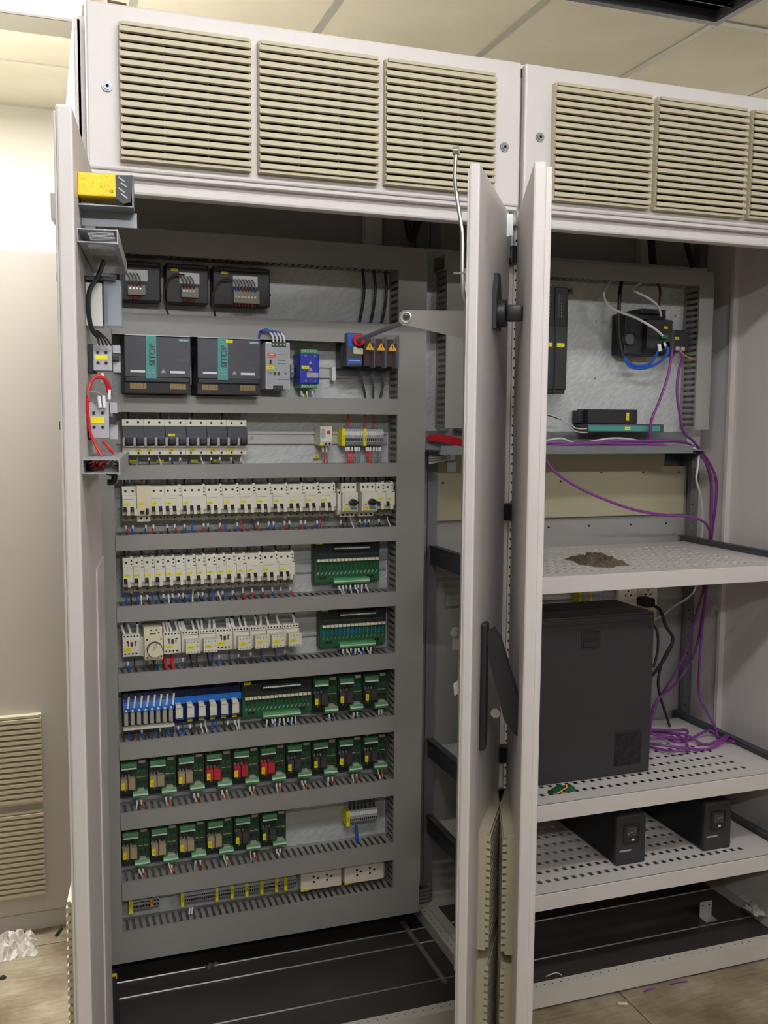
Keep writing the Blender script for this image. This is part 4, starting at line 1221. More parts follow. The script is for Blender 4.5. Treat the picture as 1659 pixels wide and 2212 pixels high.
def contactor(label, x, z, block):
    c_ = thing('contactor', label, 'contactor', (x, PLATE, z), group=G5)
    W5 = 0.0452
    obj('body', K('ct_body', lambda m: m.prism([(-0.008, -0.029), (-0.064, -0.029), (-0.066, -0.018), (-0.066, 0.016), (-0.060, 0.018), (-0.060, 0.030), (-0.008, 0.030)], 'x', 0.0005, W5)), 'breaker_white', c_)
    for p in range(5):
        obj('screw', K('ct_screw', lambda m: m.cyl((0, 0), 'y', 0.0023, -0.0008, 0, 8)), 'black_soft', c_, (0.0055 + p * 0.0085, -0.0600, 0.024))
    if not block:
        for p in range(4):
            obj('screw', K('ct_screw', lambda m: m), 'black_soft', c_, (0.0065 + p * 0.0095, -0.0655, -0.0215))
        obj('window', K('ct_window', lambda m: m.box(0.0200, 0.0265, -0.0668, -0.0655, -0.002, 0.010)), 'wire_brown', c_)
        obj('window_hook', K('ct_hook', lambda m: m.prism([(0.0105, 0.013), (0.0155, 0.013), (0.0155, -0.001), (0.0130, -0.001), (0.0130, 0.009), (0.0105, 0.009)], 'y', -0.0668, -0.0655)), 'black_soft', c_)
        obj('window_hook', K('ct_hook2', lambda m: m.prism([(0.0310, 0.013), (0.0365, 0.013), (0.0365, 0.010), (0.0335, 0.010), (0.0335, -0.001), (0.0310, -0.001)], 'y', -0.0668, -0.0655)), 'black_soft', c_)
        yellow_tag(c_, 0.0130, -0.0662, -0.0095, 0.0205, 0.0085)
    else:
        obj('dark_gap', K('ct_gap', lambda m: m.box(0.002, W5, -0.0610, -0.0590, 0.009, 0.0185)), 'black_soft', c_)
        b_ = obj('contact_block', K('ct_block', lambda m: m.box(0.0075, W5 - 0.001, -0.0990, -0.0660, -0.0250, 0.0100, 0.001)), 'breaker_white', c_)
        for p in range(4):
            obj('screw', K('ct_screw', lambda m: m), 'breaker_grey', b_, (0.0130 + p * 0.0085, -0.0990, 0.0055))
            obj('screw', K('ct_screw', lambda m: m), 'breaker_grey', b_, (0.0130 + p * 0.0085, -0.0990, -0.0205))
        obj('mark', K('ct_mark', lambda m: m.box(0, 0.006, -0.0003, 0, 0, 0.0012)), 'dark_grey', b_, (0.0345, -0.0990, -0.006))
        yellow_tag(b_, 0.0200, -0.0994, -0.0070, 0.0185, 0.0080)
    return c_


contactor('first contactor from the left, beside the round timer', 0.088, 0.9685, False)
SEQ = [False, True, True, False, True, True, True, True]
for q, b_ in enumerate(SEQ):
    contactor('%s contactor right of the round timer, %s' % (ORD[q], 'with add-on contact block' if b_ else 'with bare front'), 0.194 + 0.0466 * q, 0.9685, b_)
c = thing('timer_relay', 'cream timer relay with a big round dial', 'timer', (0.136, PLATE, 0.972))
obj('body', MB().prism([(-0.008, -0.040), (-0.090, -0.040), (-0.094, -0.034), (-0.094, 0.020), (-0.080, 0.024), (-0.080, 0.046), (-0.008, 0.046)], 'x', 0.006, 0.053), 'ivory', c)
obj('dial_well', MB().cyl((0.031, -0.010), 'y', 0.0205, -0.0955, -0.093, 28), 'dark_grey', c)
dl_ = obj('dial', MB().cyl((0.031, -0.011), 'y', 0.0180, -0.108, -0.094, 32).mesh('dial', True), 'ivory', c)
for p in range(3):
    obj('dial_mark', MB().box(-0.008, 0.008, -0.0004, 0, -0.0005, 0.0005), 'dark_grey', dl_, (0.031, -0.108, -0.006 + p * 0.005), (0, R(-35), 0))
for sx, sz in ((0.012, 0.016), (0.048, 0.016), (0.012, -0.032), (0.049, -0.030), (0.024, 0.038), (0.038, 0.038), (0.044, 0.030)):
    obj('screw', K('ct_screw', lambda m: m), 'black_soft', c, (sx, -0.0942 if sz < 0.02 else -0.0802, sz))
obj('brand_print', box(0.020, 0.036, -0.0803, -0.0798, 0.0265, 0.0295), 'dark_grey', c)
obj('side_block', box(-0.004, 0.006, -0.062, -0.008, -0.034, 0.018, 0.001), 'white_plastic', c)

# ------------------------------------------------------------------ sixth row: blue relays
for q in range(8):
    c = thing('relay_socket', '%s slim blue relay with a clear body, counted from the left' % ORD[q], 'relay', (0.086 + q * 0.01675, PLATE, 0.780), group='slim blue relays')
    obj('socket', K('sr_sock', lambda m: m.prism([(-0.008, -0.040), (-0.040, -0.040), (-0.044, 0.006), (-0.060, 0.010), (-0.062, 0.028), (-0.040, 0.060), (-0.008, 0.060)], 'x', 0.0004, 0.0163)), 'blue_dark', c)
    obj('blue_head', K('sr_head', lambda m: m.prism([(-0.0595, 0.0095), (-0.066, 0.0095), (-0.066, 0.020), (-0.062, 0.036), (-0.0565, 0.036)], 'x', 0.0004, 0.0163)), 'blue_relay', c)
    obj('lamp', K('sr_lamp', lambda m: m.cyl((0.008, 0.0135), 'y', 0.0032, -0.068, -0.065, 10)), 'white_sleeve', c)
    obj('clear_relay', K('sr_relay', lambda m: m.box(0.0025, 0.0135, -0.062, -0.042, -0.028, 0.009, 0.002)), 'breaker_grey', c)
    obj('marker_bar', K('sr_bar', lambda m: m.box(0.0, 0.01675, -0.066, -0.040, -0.040, -0.0345)), 'breaker_white', c)
for q in range(6):
    c = thing('relay_socket', '%s blue relay socket with a grey retaining clip, counted from the left' % ORD[q], 'relay', (0.221 + q * 0.0306, PLATE, 0.780), group='blue relays with grey clips')
    obj('socket', K('br_sock', lambda m: m.prism([(-0.008, -0.040), (-0.040, -0.040), (-0.046, -0.028), (-0.046, 0.030), (-0.030, 0.048), (-0.008, 0.052)], 'x', 0.0004, 0.0302)), 'blue_dark', c)
    obj('blue_head', K('br_head', lambda m: m.prism([(-0.0455, 0.016), (-0.052, 0.016), (-0.052, 0.030), (-0.046, 0.0335)], 'x', 0.0004, 0.0302)), 'blue_relay', c)
    obj('relay_body', K('br_body', lambda m: m.box(0.002, 0.0225, -0.066, -0.046, -0.024, 0.010, 0.001)), 'blue_relay', c)
    obj('clip', K('br_clip', lambda m: m.box(0.0015, 0.0200, -0.074, -0.066, -0.0175, 0.0120, 0.001).box(0.0015, 0.0160, -0.078, -0.052, 0.012, 0.0205, 0.001).box(0.0015, 0.0200, -0.0755, -0.066, -0.0095, -0.0085)), 'breaker_white', c)
    if q:
        yellow_tag(c, 0.012, -0.047, -0.033, 0.013, 0.007)

# ------------------------------------------------------------------ green relay boards


def io_board(label, x, z, W_, H_, nrel, blue):
    c_ = thing('relay_board', label, 'circuit board', (x, PLATE, z), group='long green relay boards')
    obj('carrier', box(0.0, W_, -0.034, -0.006, -0.002, H_ + 0.002), 'black_plastic', c_)
    obj('board', box(0.001, W_ - 0.001, -0.040, -0.034, 0.0, H_), 'pcb_green', c_)
    obj('shade_strip', box(0.002, W_ - 0.002, -0.0440, -0.040, H_ * 0.63, H_ * 0.99), 'board_cover', c_)
    obj('cover_edge', box(0.010, W_ - 0.010, -0.0450, -0.044, H_ * 0.72, H_ * 0.73), 'dark_grey', c_)
    pr_ = (W_ - 0.010) / nrel
    for q in range(nrel):
        obj('fuse', K('io_fuse_%.4f' % pr_, lambda m: m.box(0.0006, pr_ - 0.0012, -0.0500, -0.040, -0.0035, 0.0035, 0.0006)), 'ivory', c_, (0.006 + q * pr_, 0, H_ * 0.575))
        obj('component', K('io_comp', lambda m: m.cyl((0, 0), 'z', 0.0022, -0.009, 0.009, 8)), 'blue_relay' if blue else 'pcb_dark', c_, (0.006 + (q + 0.5) * pr_, -0.0430, H_ * 0.40))
        obj('resistor', K('io_res', lambda m: m.box(-0.0012, 0.0012, -0.0012, 0.0012, -0.0045, 0.0045)), 'breaker_grey' if not blue else 'brass', c_, (0.006 + (q + 0.4) * pr_, -0.0412, H_ * 0.235), (0, R(24), 0))
    for zz, mt_ in ((H_ * 0.86, 'board_cover'), (0.0, 'term_green')):
        x0_ = W_ * 0.28
        ts_ = obj('terminal_strip', MB().prism([(-0.040, zz - 0.004), (-0.0545, zz - 0.004), (-0.0560, zz + 0.002), (-0.052, zz + 0.010), (-0.040, zz + 0.012)], 'x', x0_, x0_ + W_ * 0.54), mt_, c_)
        nn = 18
        pw_ = W_ * 0.54 / nn
        for q in range(nn):
            obj('screw', K('io_sc_%.4f' % pw_, lambda m: m.box(0.0007, pw_ - 0.0004, -0.0016, 0, -0.0018, 0.0018)), 'white_sleeve', ts_, (x0_ + q * pw_, -0.0552, zz + 0.003))
    for q in range(2):
        obj('chip', K('io_chip', lambda m: m.box(0, 0.020, -0.0435, -0.040, -0.003, 0.003)), 'black_soft', c_, (W_ * (0.08 + 0.72 * q), 0, H_ * 0.12))
    yellow_tag(c_, 0.014, -0.0445, H_ * 1.02, 0.018, 0.0075)
    return c_


io_board('green relay board with cream fuses at the end of the breaker row', 0.616, 1.107, 0.195, 0.110, 16, False)
io_board('green relay board with blue capacitors at the end of the contactor row', 0.632, 0.921, 0.200, 0.104, 16, True)
io_board('green relay board between the blue relays and the small relay cards', 0.409, 0.737, 0.200, 0.095, 16, False)


def relay_card(label, x, z, rel):
    c_ = thing('relay_card', label, 'circuit board', (x, PLATE, z), group='small green relay cards')
    W_, H_ = 0.0752, 0.108
    obj('carrier', K('rc_car', lambda m: m.box(0.001, W_, -0.030, -0.006, 0.0, H_)), 'black_plastic', c_)
    obj('board', K('rc_board', lambda m: m.box(0.002, W_ - 0.001, -0.036, -0.030, 0.012, H_ - 0.002)), 'pcb_dark', c_)
    tb = obj('upper_terminals', K('rc_top', lambda m: m.prism([(-0.036, 0.0), (-0.0490, 0.0), (-0.0500, 0.003), (-0.0470, 0.0125), (-0.036, 0.0135)], 'x', 0.0, 0.041)), 'term_green', c_, (0.004, 0, 0.0855))
    obj('white_strip', K('rc_ws', lambda m: m.box(0.0005, 0.0405, -0.0505, -0.044, -0.0035, 0.0005)), 'white_sleeve', tb)
    obj('small_plug', K('rc_plug', lambda m: m.box(0.0, 0.018, -0.044, -0.036, 0, 0.0085, 0.001)), 'breaker_grey', c_, (0.050, 0, 0.095))
    lb = obj('lower_terminals', K('rc_low', lambda m: m.prism([(-0.036, 0.0), (-0.0500, 0.0), (-0.0520, 0.008), (-0.0470, 0.0165), (-0.036, 0.018)], 'x', 0.0, 0.040)), 'term_green', c_, (0.0335, 0, 0.0015))
    obj('white_strip', K('rc_ws2', lambda m: m.box(0.0003, 0.0397, -0.0530, -0.046, 0.0070, 0.0105)), 'white_sleeve', lb)
    obj('grey_nub', K('rc_nub', lambda m: m.prism([(0.011, 0.0165), (0.033, 0.0165), (0.0295, 0.0235), (0.014, 0.0235)], 'y', -0.049, -0.037)), 'breaker_grey' if 'last' not in label else 'term_green', lb)
    for q in range(2):
        obj('relay', K('rc_rel', lambda m: m.box(0.0, 0.0182, -0.058, -0.036, 0, 0.0305, 0.001)), rel, c_, (0.0015 + q * 0.0202, 0, 0.0285))
    yellow_tag(c_, 0.0068, -0.0592, 0.0405, 0.0098, 0.0185)
    for q in range(3):
        obj('capacitor', K('rc_cap', lambda m: m.cyl((0, 0), 'z', 0.0030, 0, 0.006, 10), True), 'steel', c_, (0.007 + q * 0.0088, -0.0420, 0.0600))
    obj('capacitor', K('rc_cap', lambda m: m), 'steel', c_, (0.0145, -0.0405, 0.0185))
    for q in range(2):
        obj('coil', K('rc_coil', lambda m: m.box(0, 0.0115, -0.045, -0.036, 0, 0.0115, 0.001)), 'black_plastic', c_, (0.012 + q * 0.016, 0, 0.070))
        obj('trimmer', K('rc_trim', lambda m: m.cyl((0, 0), 'y', 0.0042, -0.0400, -0.036, 10)), 'black_plastic', c_, (0.0505 + q * 0.0140, 0, 0.040))
        obj('resistor', K('rc_res', lambda m: m.box(-0.0055, 0.0055, -0.0385, -0.036, -0.0009, 0.0009)), 'relay_tan', c_, (0.0510 + q * 0.0135, 0, 0.0545))
        obj('chip', K('rc_chip', lambda m: m.box(-0.004, 0.004, -0.0385, -0.036, -0.0055, 0.0055)), 'pcb_green', c_, (0.050 + q * 0.013, 0, 0.0725))
    return c_


for q in range(3):
    relay_card('%s relay card with black relays, right of the long green board' % ORD[q], 0.6115 + q * 0.0757, 0.728, 'relay_black')
R7 = ['relay_tan'] * 3 + ['relay_red'] * 3 + ['relay_black'] * 4
for q, rl in enumerate(R7):
    k_ = {'relay_tan': q, 'relay_red': q - 3, 'relay_black': q - 6}[rl]
    relay_card('%s relay card with %s relays, in the full row of ten cards' % (ORD[k_], {'relay_tan': 'tan', 'relay_red': 'red', 'relay_black': 'black'}[rl]), 0.0755 + q * 0.0763, 0.545, rl)
for q in range(6):
    relay_card('%s relay card from the left, in the lowest row of six cards' % ORD[q], 0.0770 + q * 0.0765, 0.352, 'relay_tan' if q < 4 else 'relay_black')

# ------------------------------------------------------------------ wires inside the first cabinet
COLN = {'wire_red': 'red', 'wire_blue': 'blue', 'wire_black': 'black', 'wire_grey': 'grey', 'wire_white': 'white', 'wire_orange': 'orange', 'wire_brown': 'brown'}


def drop_wire(x, zt, zb, col, where, group, slv=True, lean=0.0, y0_=0.440, y1_=0.4305):
    if slv and zt - zb < 0.035:
        zt = zb + (zt - zb) * 0.72
    me = K('drop_%.3f_%.3f' % (zt - zb, lean), lambda m: m.tube([(0, 0, zt - zb), (lean * 0.4, -0.001, (zt - zb) * 0.5), (lean, y1_ - y0_, 0), (lean * 1.2, y1_ - y0_ + 0.004, -0.012)], 0.0021, 6), True)
    o_ = obj('wire', me, col, None, (x, y0_, zb))
    tag(o_, '%s wire %s' % (COLN[col], where), 'wire', group)
    if slv:
        obj('sleeve', K('drop_sleeve_%.3f' % lean, lambda m: m.tube([(0, 0.0005, 0), (lean * 0.25, 0.0, -0.012)], 0.0029, 7, False), True), 'white_sleeve', o_, (0, 0, zt - zb))
    return o_


def row_drops(xs, zt, zb, cols, where, group, slv=0.7, y0_=0.440, y1_=0.4305):
    for q, x in enumerate(xs):
        drop_wire(x + random.uniform(-0.002, 0.002), zt, zb, cols[q % len(cols)] if isinstance(cols, list) else cols, where, group, random.random() < slv, random.choice((-0.004, 0.0, 0.004, 0.006)), y0_, y1_)


def up_wires(xs, z0_, z1_, col, where, group, y=0.445):
    for x in xs:
        lean = random.choice((-0.004, 0.0, 0.003))
        me = K('up_%.3f_%.3f' % (z1_ - z0_, lean), lambda m: m.tube([(0, 0, 0), (lean * 0.5, 0.001, (z1_ - z0_) * 0.5), (lean, 0.004, z1_ - z0_ + 0.008)], 0.0023, 6), True)
        o_ = obj('wire', me, col, None, (x, y, z0_))
        tag(o_, '%s wire %s' % (COLN[col], where), 'wire', group)


big = [0.110 + 0.027 * q for q in range(12)]
up_wires(big, 1.562, 1.583, 'wire_grey', 'rising from the large black and white breakers', 'wires above the large breakers')
up_wires([x + 0.006 for x in big[::3]], 1.562, 1.583, 'wire_black', 'rising from the large black and white breakers', 'wires above the large breakers')
row_drops(big, 1.470, 1.446, ['wire_black', 'wire_grey', 'wire_black', 'wire_white'], 'below the large black and white breakers', 'wires below the large breakers', 0.5)
for q, x in enumerate((0.117, 0.187, 0.277, 0.338)):
    tag(obj('tag', box(x, x + 0.018, 0.4595, 0.461, 1.448, 1.4565), 'tag_yellow'), 'yellow tag tucked below the large breakers', 'tag', 'yellow tags below the large breakers')
h3 = [0.102 + m_ / 1000 for m_ in (0, 18, 42, 54, 72, 90, 108, 126, 140, 153, 171, 189, 203, 216, 234, 248, 261, 279, 293, 306, 324, 338, 351, 369, 383, 396, 414, 428, 441, 459, 473, 486, 504, 518, 531, 549)]
up_wires(h3[::3] + [0.692, 0.706, 0.720, 0.748, 0.762, 0.776, 0.80, 0.826], 1.389, 1.409, 'wire_black', 'rising from the row with the rotary switches', 'wires above the rotary switch row')
up_wires(h3[1::6], 1.389, 1.409, 'wire_grey', 'rising from the row with the rotary switches', 'wires above the rotary switch row')
row_drops([x for i_, x in enumerate(h3) if i_ % 3 != 2], 1.294, 1.2655, ['wire_red', 'wire_blue', 'wire_blue', 'wire_red', 'wire_black'], 'below the row with the rotary switches', 'wires below the rotary switch row', 0.75)
row_drops([0.692, 0.706, 0.720, 0.748, 0.762, 0.776, 0.805, 0.832], 1.292, 1.2655, ['wire_black', 'wire_black', 'wire_white', 'wire_black', 'wire_blue'], 'below the rotary motor switches', 'wires below the motor switches', 0.5)
h4 = [0.1005 + 0.0135 * q for q in range(34)]
up_wires(h4[::3], 1.202, 1.225, 'wire_black', 'rising from the breakers beside the first green board', 'wires above the fourth row')
up_wires(h4[1::6], 1.202, 1.225, 'wire_grey', 'rising from the breakers beside the first green board', 'wires above the fourth row')
row_drops(h4[:24:1][::1][:22], 1.107, 1.0785, ['wire_blue', 'wire_black', 'wire_blue', 'wire_white', 'wire_black'], 'below the breakers beside the first green board', 'wires below the fourth row', 0.5)
row_drops(h4[-11::2], 1.112, 1.0785, ['wire_red', 'wire_red', 'wire_red', 'wire_blue'], 'with white sleeve below the last two-pole breakers', 'wires below the last two-pole breakers', 1.0)


def sleeves_up(xs, z, where, group, mt_='white_sleeve', L_=0.024, lean=0.004, y=0.433):
    for x in xs:
        ln = lean + random.uniform(-0.005, 0.004)
        ln = round(ln, 3)
        o_ = obj('wire_sleeve', K('slv_%.3f_%.3f' % (L_, ln), lambda m: m.tube([(0, 0, 0), (-ln * 0.5, 0.002, L_ * 0.5), (-ln, 0.006, L_)], 0.0032, 7), True), mt_, None, (x, y, z))
        tag(o_, ('white' if mt_ == 'white_sleeve' else 'blue') + ' wire sleeve ' + where, 'wire sleeve', group)


c5 = [0.093, 0.110, 0.128, 0.199, 0.207, 0.216, 0.233, 0.241, 0.247, 0.253, 0.276, 0.290, 0.298, 0.318, 0.330, 0.332, 0.366, 0.374, 0.381, 0.385, 0.404, 0.418, 0.447, 0.459, 0.481, 0.510, 0.5555]
sleeves_up(c5, 0.998, 'standing above the contactors', 'white sleeves above the contactors')
up_wires([x + 0.002 for x in c5[::2]], 1.016, 1.037, 'wire_black', 'running up from the contactors', 'wires above the contactors')
up_wires([0.243, 0.249, 0.331, 0.379, 0.386], 1.018, 1.037, 'wire_blue', 'running up from the contactors', 'wires above the contactors')
for q, x in enumerate((0.196, 0.214)):
    o = tube_obj('wire', [(x + 0.002, 0.452, 0.935), (x + 0.003, 0.445, 0.920), (x + 0.005, 0.433, 0.905), (x + 0.008, 0.424, 0.894)], 0.0042, 'wire_red', 'thick red wire with white sleeves below the second contactor', 'wire', 'red wires below the contactors')
    obj('sleeve', MB().tube([(x + 0.001, 0.4525, 0.939), (x + 0.002, 0.4515, 0.929)], 0.0052, 8, False), 'white_sleeve', o)
row_drops([0.100, 0.118, 0.160, 0.168, 0.178, 0.245, 0.265, 0.285, 0.31, 0.325, 0.345, 0.37, 0.40, 0.43, 0.46, 0.50, 0.53], 0.932, 0.899, ['wire_blue', 'wire_black', 'wire_brown', 'wire_black', 'wire_blue'], 'below the contactors', 'wires below the contactors', 0.25)
# slanted white tags on the slim blue relays
for q in range(8):
    x = 0.0975 + 0.0168 * q
    o = obj('wire_sleeve', K('slant_slv', lambda m: m.tube([(0, 0, 0), (0.0045, 0.006, 0.030)], 0.0027, 7, False), True), 'white_sleeve', None, (x, 0.417, 0.801))
    tag(o, 'slanted white wire sleeve plugged into a slim blue relay', 'wire sleeve', 'slanted sleeves on the slim blue relays')
row_drops([0.10 + 0.0168 * q for q in range(8)], 0.742, 0.713, ['wire_blue', 'wire_black'], 'below the slim blue relays', 'wires below the slim blue relays', 0.1)
row_drops([0.232 + 0.0306 * q for q in range(6)] + [0.244 + 0.0306 * q for q in range(6)], 0.744, 0.713, ['wire_blue', 'wire_black', 'wire_white'], 'below the relays with grey clips', 'wires below the relays with grey clips', 0.4)
up_wires([0.098 + 0.0168 * q for q in range(8)], 0.838, 0.853, 'wire_black', 'above the slim blue relays', 'wires above the slim blue relays')
# boards
for (x, z, n_, zb, wh) in ((0.686, 1.1045, 8, 1.0785, 'below the board at the end of the breaker row'), (0.700, 0.9185, 8, 0.899, 'below the board with blue capacitors'), (0.478, 0.7345, 8, 0.713, 'below the board in the blue relay row')):
    row_drops([x + 0.0115 * q for q in range(n_)], z, zb, ['wire_white', 'wire_white', 'wire_blue'], wh, 'wires ' + wh, 0.9, 0.436, 0.428)
for q in range(10):
    row_drops([0.0755 + q * 0.0763 + 0.046, 0.0755 + q * 0.0763 + 0.057], 0.545, 0.522, ['wire_white', 'wire_orange'], 'below the full row of ten relay cards', 'wires below the row of ten cards', 0.8, 0.440, 0.430)
for q in range(6):
    row_drops([0.0770 + q * 0.0765 + 0.046, 0.0770 + q * 0.0765 + 0.057], 0.352, 0.329, ['wire_white', 'wire_orange'], 'below the lowest row of six relay cards', 'wires below the row of six cards', 0.8, 0.440, 0.430)
for q in range(3):
    row_drops([0.6115 + q * 0.0757 + 0.046, 0.6115 + q * 0.0757 + 0.057], 0.728, 0.7135, ['wire_white', 'wire_grey'], 'below the three relay cards with black relays', 'wires below the three cards', 0.8, 0.440, 0.430)
# second row details
for q, x in enumerate((0.640, 0.650)):
    drop_wire(x, 1.488, 1.4465, 'wire_red', 'below the module with the red window', 'red wires below the red window module', True, 0.002, 0.445, 0.440)
row_drops([0.706 + 0.0062 * q for q in range(4)], 1.490, 1.4465, ['wire_red'], 'below the terminal strip with two yellow markers', 'wires below the two marker strip', 1.0, 0.445, 0.440)
row_drops([0.734 + 0.0062 * q for q in range(3)] + [0.792 + 0.0065 * q for q in range(4)], 1.490, 1.4465, ['wire_grey'], 'below the terminal strip with two yellow markers', 'wires below the two marker strip', 1.0, 0.445, 0.440)
row_drops([0.768, 0.774, 0.780], 1.490, 1.4465, ['wire_red'], 'below the terminal strip with two yellow markers', 'wires below the two marker strip', 1.0, 0.445, 0.440)
up_wires([0.714, 0.766, 0.790], 1.545, 1.583, 'wire_red', 'above the terminal strip with two yellow markers', 'wires above the two marker strip')
row_drops([0.573, 0.590, 0.606], 1.651, 1.627, ['wire_white'], 'below the blue converter', 'wires below the blue converter', 1.0, 0.425, 0.425)
tag(obj('tag', box(0.577, 0.597, 0.440, 0.4415, 1.628, 1.6345), 'tag_yellow'), 'yellow tag lying below the blue converter', 'tag')
for q in range(4):
    x = 0.4875 + q * 0.010
    o = tube_obj('wire', [(x, 0.390, 1.770), (x - 0.002, 0.388, 1.783), (x - 0.011, 0.390, 1.796), (0.470 - 0.002 * q, 0.392, 1.8035 - 0.0015 * q), (0.456 - 0.001 * q, 0.396, 1.797), (0.4505, 0.405, 1.775), (0.4545, 0.43, 1.755)], 0.0021, 'wire_blue', 'blue wire looping over the slim grey power supply', 'wire', 'blue wires over the slim power supply', n=6)
    obj('sleeve', MB().tube([(x, 0.3895, 1.7695), (x - 0.002, 0.3878, 1.784), (x - 0.009, 0.3895, 1.7945)], 0.0027, 7).mesh('sleeve', True), 'white_sleeve', o)
# feeders of the main switch
for q in range(3):
    x = 0.755 + q * 0.033
    tube_obj('cable', [(x - 0.006, 0.462, 1.832), (x + 0.002, 0.455, 1.88), (x + 0.006, 0.452, 1.93), (x + 0.002, 0.455, 1.985)], 0.0042, 'wire_black', ['black feeder cable rising from the first pole of the main switch', 'black feeder cable rising from the middle pole of the main switch', 'black feeder cable rising from the last pole of the main switch'][q], 'cable')
    o = tube_obj('cable', [(x - 0.002, 0.462, 1.692), (x + 0.002 + (0.004, 0, -0.004)[q], 0.455, 1.66), (x + (0.012, 0.0, -0.012)[q], 0.452, 1.622)], 0.0036, 'wire_black', ['black cable leaving the first pole below the main switch', 'black cable leaving the middle pole below the main switch', 'black cable leaving the last pole below the main switch'][q], 'cable')
    obj('blue_boot', MB().tube([(x - 0.002, 0.4615, 1.697), (x - 0.001, 0.460, 1.684)], 0.0044, 8, False), 'wire_blue', o)
# loose bits
for q in range(2):
    drop_wire(0.741 + 0.005 * q, 0.381, 0.329, 'wire_blue', 'dropping from the strip with one yellow marker', 'blue wires below the one marker strip', False, 0.004, 0.446, 0.440)
for q in range(2):
    tag(obj('wire_sleeve', MB().tube([(0.254 + 0.007 * q, 0.43, 0.199), (0.257 + 0.007 * q, 0.434, 0.216)], 0.0026, 7, False), 'white_sleeve'), 'white wire sleeve leaning on the bottom duct', 'wire sleeve', 'white sleeves on the bottom duct')
up_wires([0.7255 + 0.012 * q for q in range(7)], 0.430, 0.475, 'wire_black', 'above the strip with one yellow marker', 'wires above the one marker strip')
for q in range(10):
    up_wires([0.0755 + q * 0.0763 + 0.014], 0.645, 0.667, 'wire_grey', 'above the row of ten relay cards', 'wires above the row of ten cards')
for q in range(6):
    up_wires([0.0770 + q * 0.0765 + 0.014], 0.453, 0.475, 'wire_grey', 'above the row of six relay cards', 'wires above the row of six cards')

# things on the cabinet floor
o = tag(obj('cable_clamp', MB().box(-0.018, 0.018, -0.004, 0.004, 0.0, 0.006).cyl((-0.009, 0.0), 'z', 0.005, 0.004, 0.010, 10).cyl((0.009, 0.0), 'z', 0.005, 0.004, 0.010, 10).box(-0.022, -0.016, -0.012, 0.012, 0.0, 0.004), 'steel', None, (0.322, 0.455, 0.0225), (0, 0, R(20))), 'small bright metal clamp lying on the cabinet floor', 'clamp')
rb = tag(obj('side_rail', box(0.905, 0.918, 0.16, 0.50, 0.022, 0.030), 'galv_bracket'), 'narrow metal strip lying along the cabinet floor', 'rail')
c = thing('cable_coil', 'coiled grey cable on the cabinet floor behind the half-open door', 'cable', (0.985, 0.545, 0.06))
for q in range(4):
    pts = [(0.035 * math.cos(a_ * R(30)) * 1.1, 0.02 * math.sin(a_ * R(30)), 0.010 + 0.011 * q + 0.002 * math.sin(a_)) for a_ in range(13)]
    obj('turn', MB().tube(pts, 0.0055, 8).mesh('turn', True), 'wire_grey', c)
tube_obj('cable', [(0.97, 0.555, 0.23), (0.965, 0.545, 0.18), (0.975, 0.535, 0.12), (1.0, 0.53, 0.10)], 0.005, 'wire_black', 'short dark cable dropping behind the corner of the mounting plate', 'cable')

# ------------------------------------------------------------------ second cabinet: controller, modules, tray
c = thing('controller_rack', 'tall dark controller modules on a rail with two yellow tags', 'controller', (1.245, PLATE, 1.648))
obj('rail', box(-0.02, 0.195, -0.010, -0.001, 0.306, 0.322), 'galv_bracket', c)
obj('rail_hole', MB().cyl((0.182, 0.314), 'y', 0.004, -0.0112, -0.0100, 10), 'hole_black', c)
for q in range(3):
    md = obj('module', box(0.0 + q * 0.040, 0.039 + q * 0.040, -0.108, -0.010, 0.0, 0.308, 0.002), 'black_metal', c)
    obj('front_door', box(0.002 + q * 0.040, 0.037 + q * 0.040, -0.112, -0.108, 0.012, 0.195, 0.001), 'black_plastic', md)
    obj('lamp_field', box(0.008 + q * 0.040, 0.014 + q * 0.040, -0.1092, -0.108, 0.22, 0.29), 'dark_grey', md)
    for k_ in range(7):
        obj('lamp', K('plc_lamp', lambda m: m.box(0, 0.002, -0.0004, 0, 0, 0.006)), 'grey_plastic', md, (0.020 + q * 0.040, -0.1082, 0.222 + k_ * 0.0098))
    obj('tag', box(0.006 + q * 0.040, 0.031 + q * 0.040, -0.1128, -0.112, 0.136, 0.147), 'tag_yellow', md)
obj('end_cover', box(0.120, 0.127, -0.100, -0.010, 0.012, 0.305), 'black_metal', c)
for q in range(3):
    tube_obj('wire', [(1.288 + 0.006 * q, 0.41, 1.650), (1.300 + 0.004 * q, 0.405, 1.62), (1.288 + 0.006 * q, 0.40, 1.585), (1.26, 0.41, 1.55)], 0.002, ['wire_white', 'wire_brown', 'wire_black'][q], ['white', 'brown', 'black'][q] + ' wire hanging from the tall controller modules', 'wire', n=6)

c = thing('network_module', 'large black communication box with white cables plugged into it', 'module', (1.573, PLATE, 1.772))
obj('body', box(0.012, 0.160, -0.075, -0.004, 0.0, 0.126, 0.003), 'black_soft', c)
obj('hood', MB().prism([(-0.075, 0.110), (-0.100, 0.105), (-0.100, 0.020), (-0.075, 0.006)], 'x', 0.075, 0.166), 'black_plastic', c)
obj('top_hood', box(0.060, 0.150, -0.088, -0.010, 0.124, 0.139, 0.003), 'black_plastic', c)
obj('connector', box(0.118, 0.145, -0.112, -0.098, 0.048, 0.062, 0.002), 'pcb_green', c)
obj('side_plug', MB().cyl((0.020, 0.045), 'y', 0.016, -0.092, -0.072, 14), 'dark_grey', c)
obj('white_plate', box(0.162, 0.187, -0.070, -0.062, 0.070, 0.112, 0.001), 'grey_plastic', c)
yellow_tag(c, 0.141, -0.1015, 0.083, 0.013, 0.008)
obj('lower_plug', box(0.128, 0.160, -0.100, -0.080, 0.012, 0.042, 0.002), 'black_plastic', c)
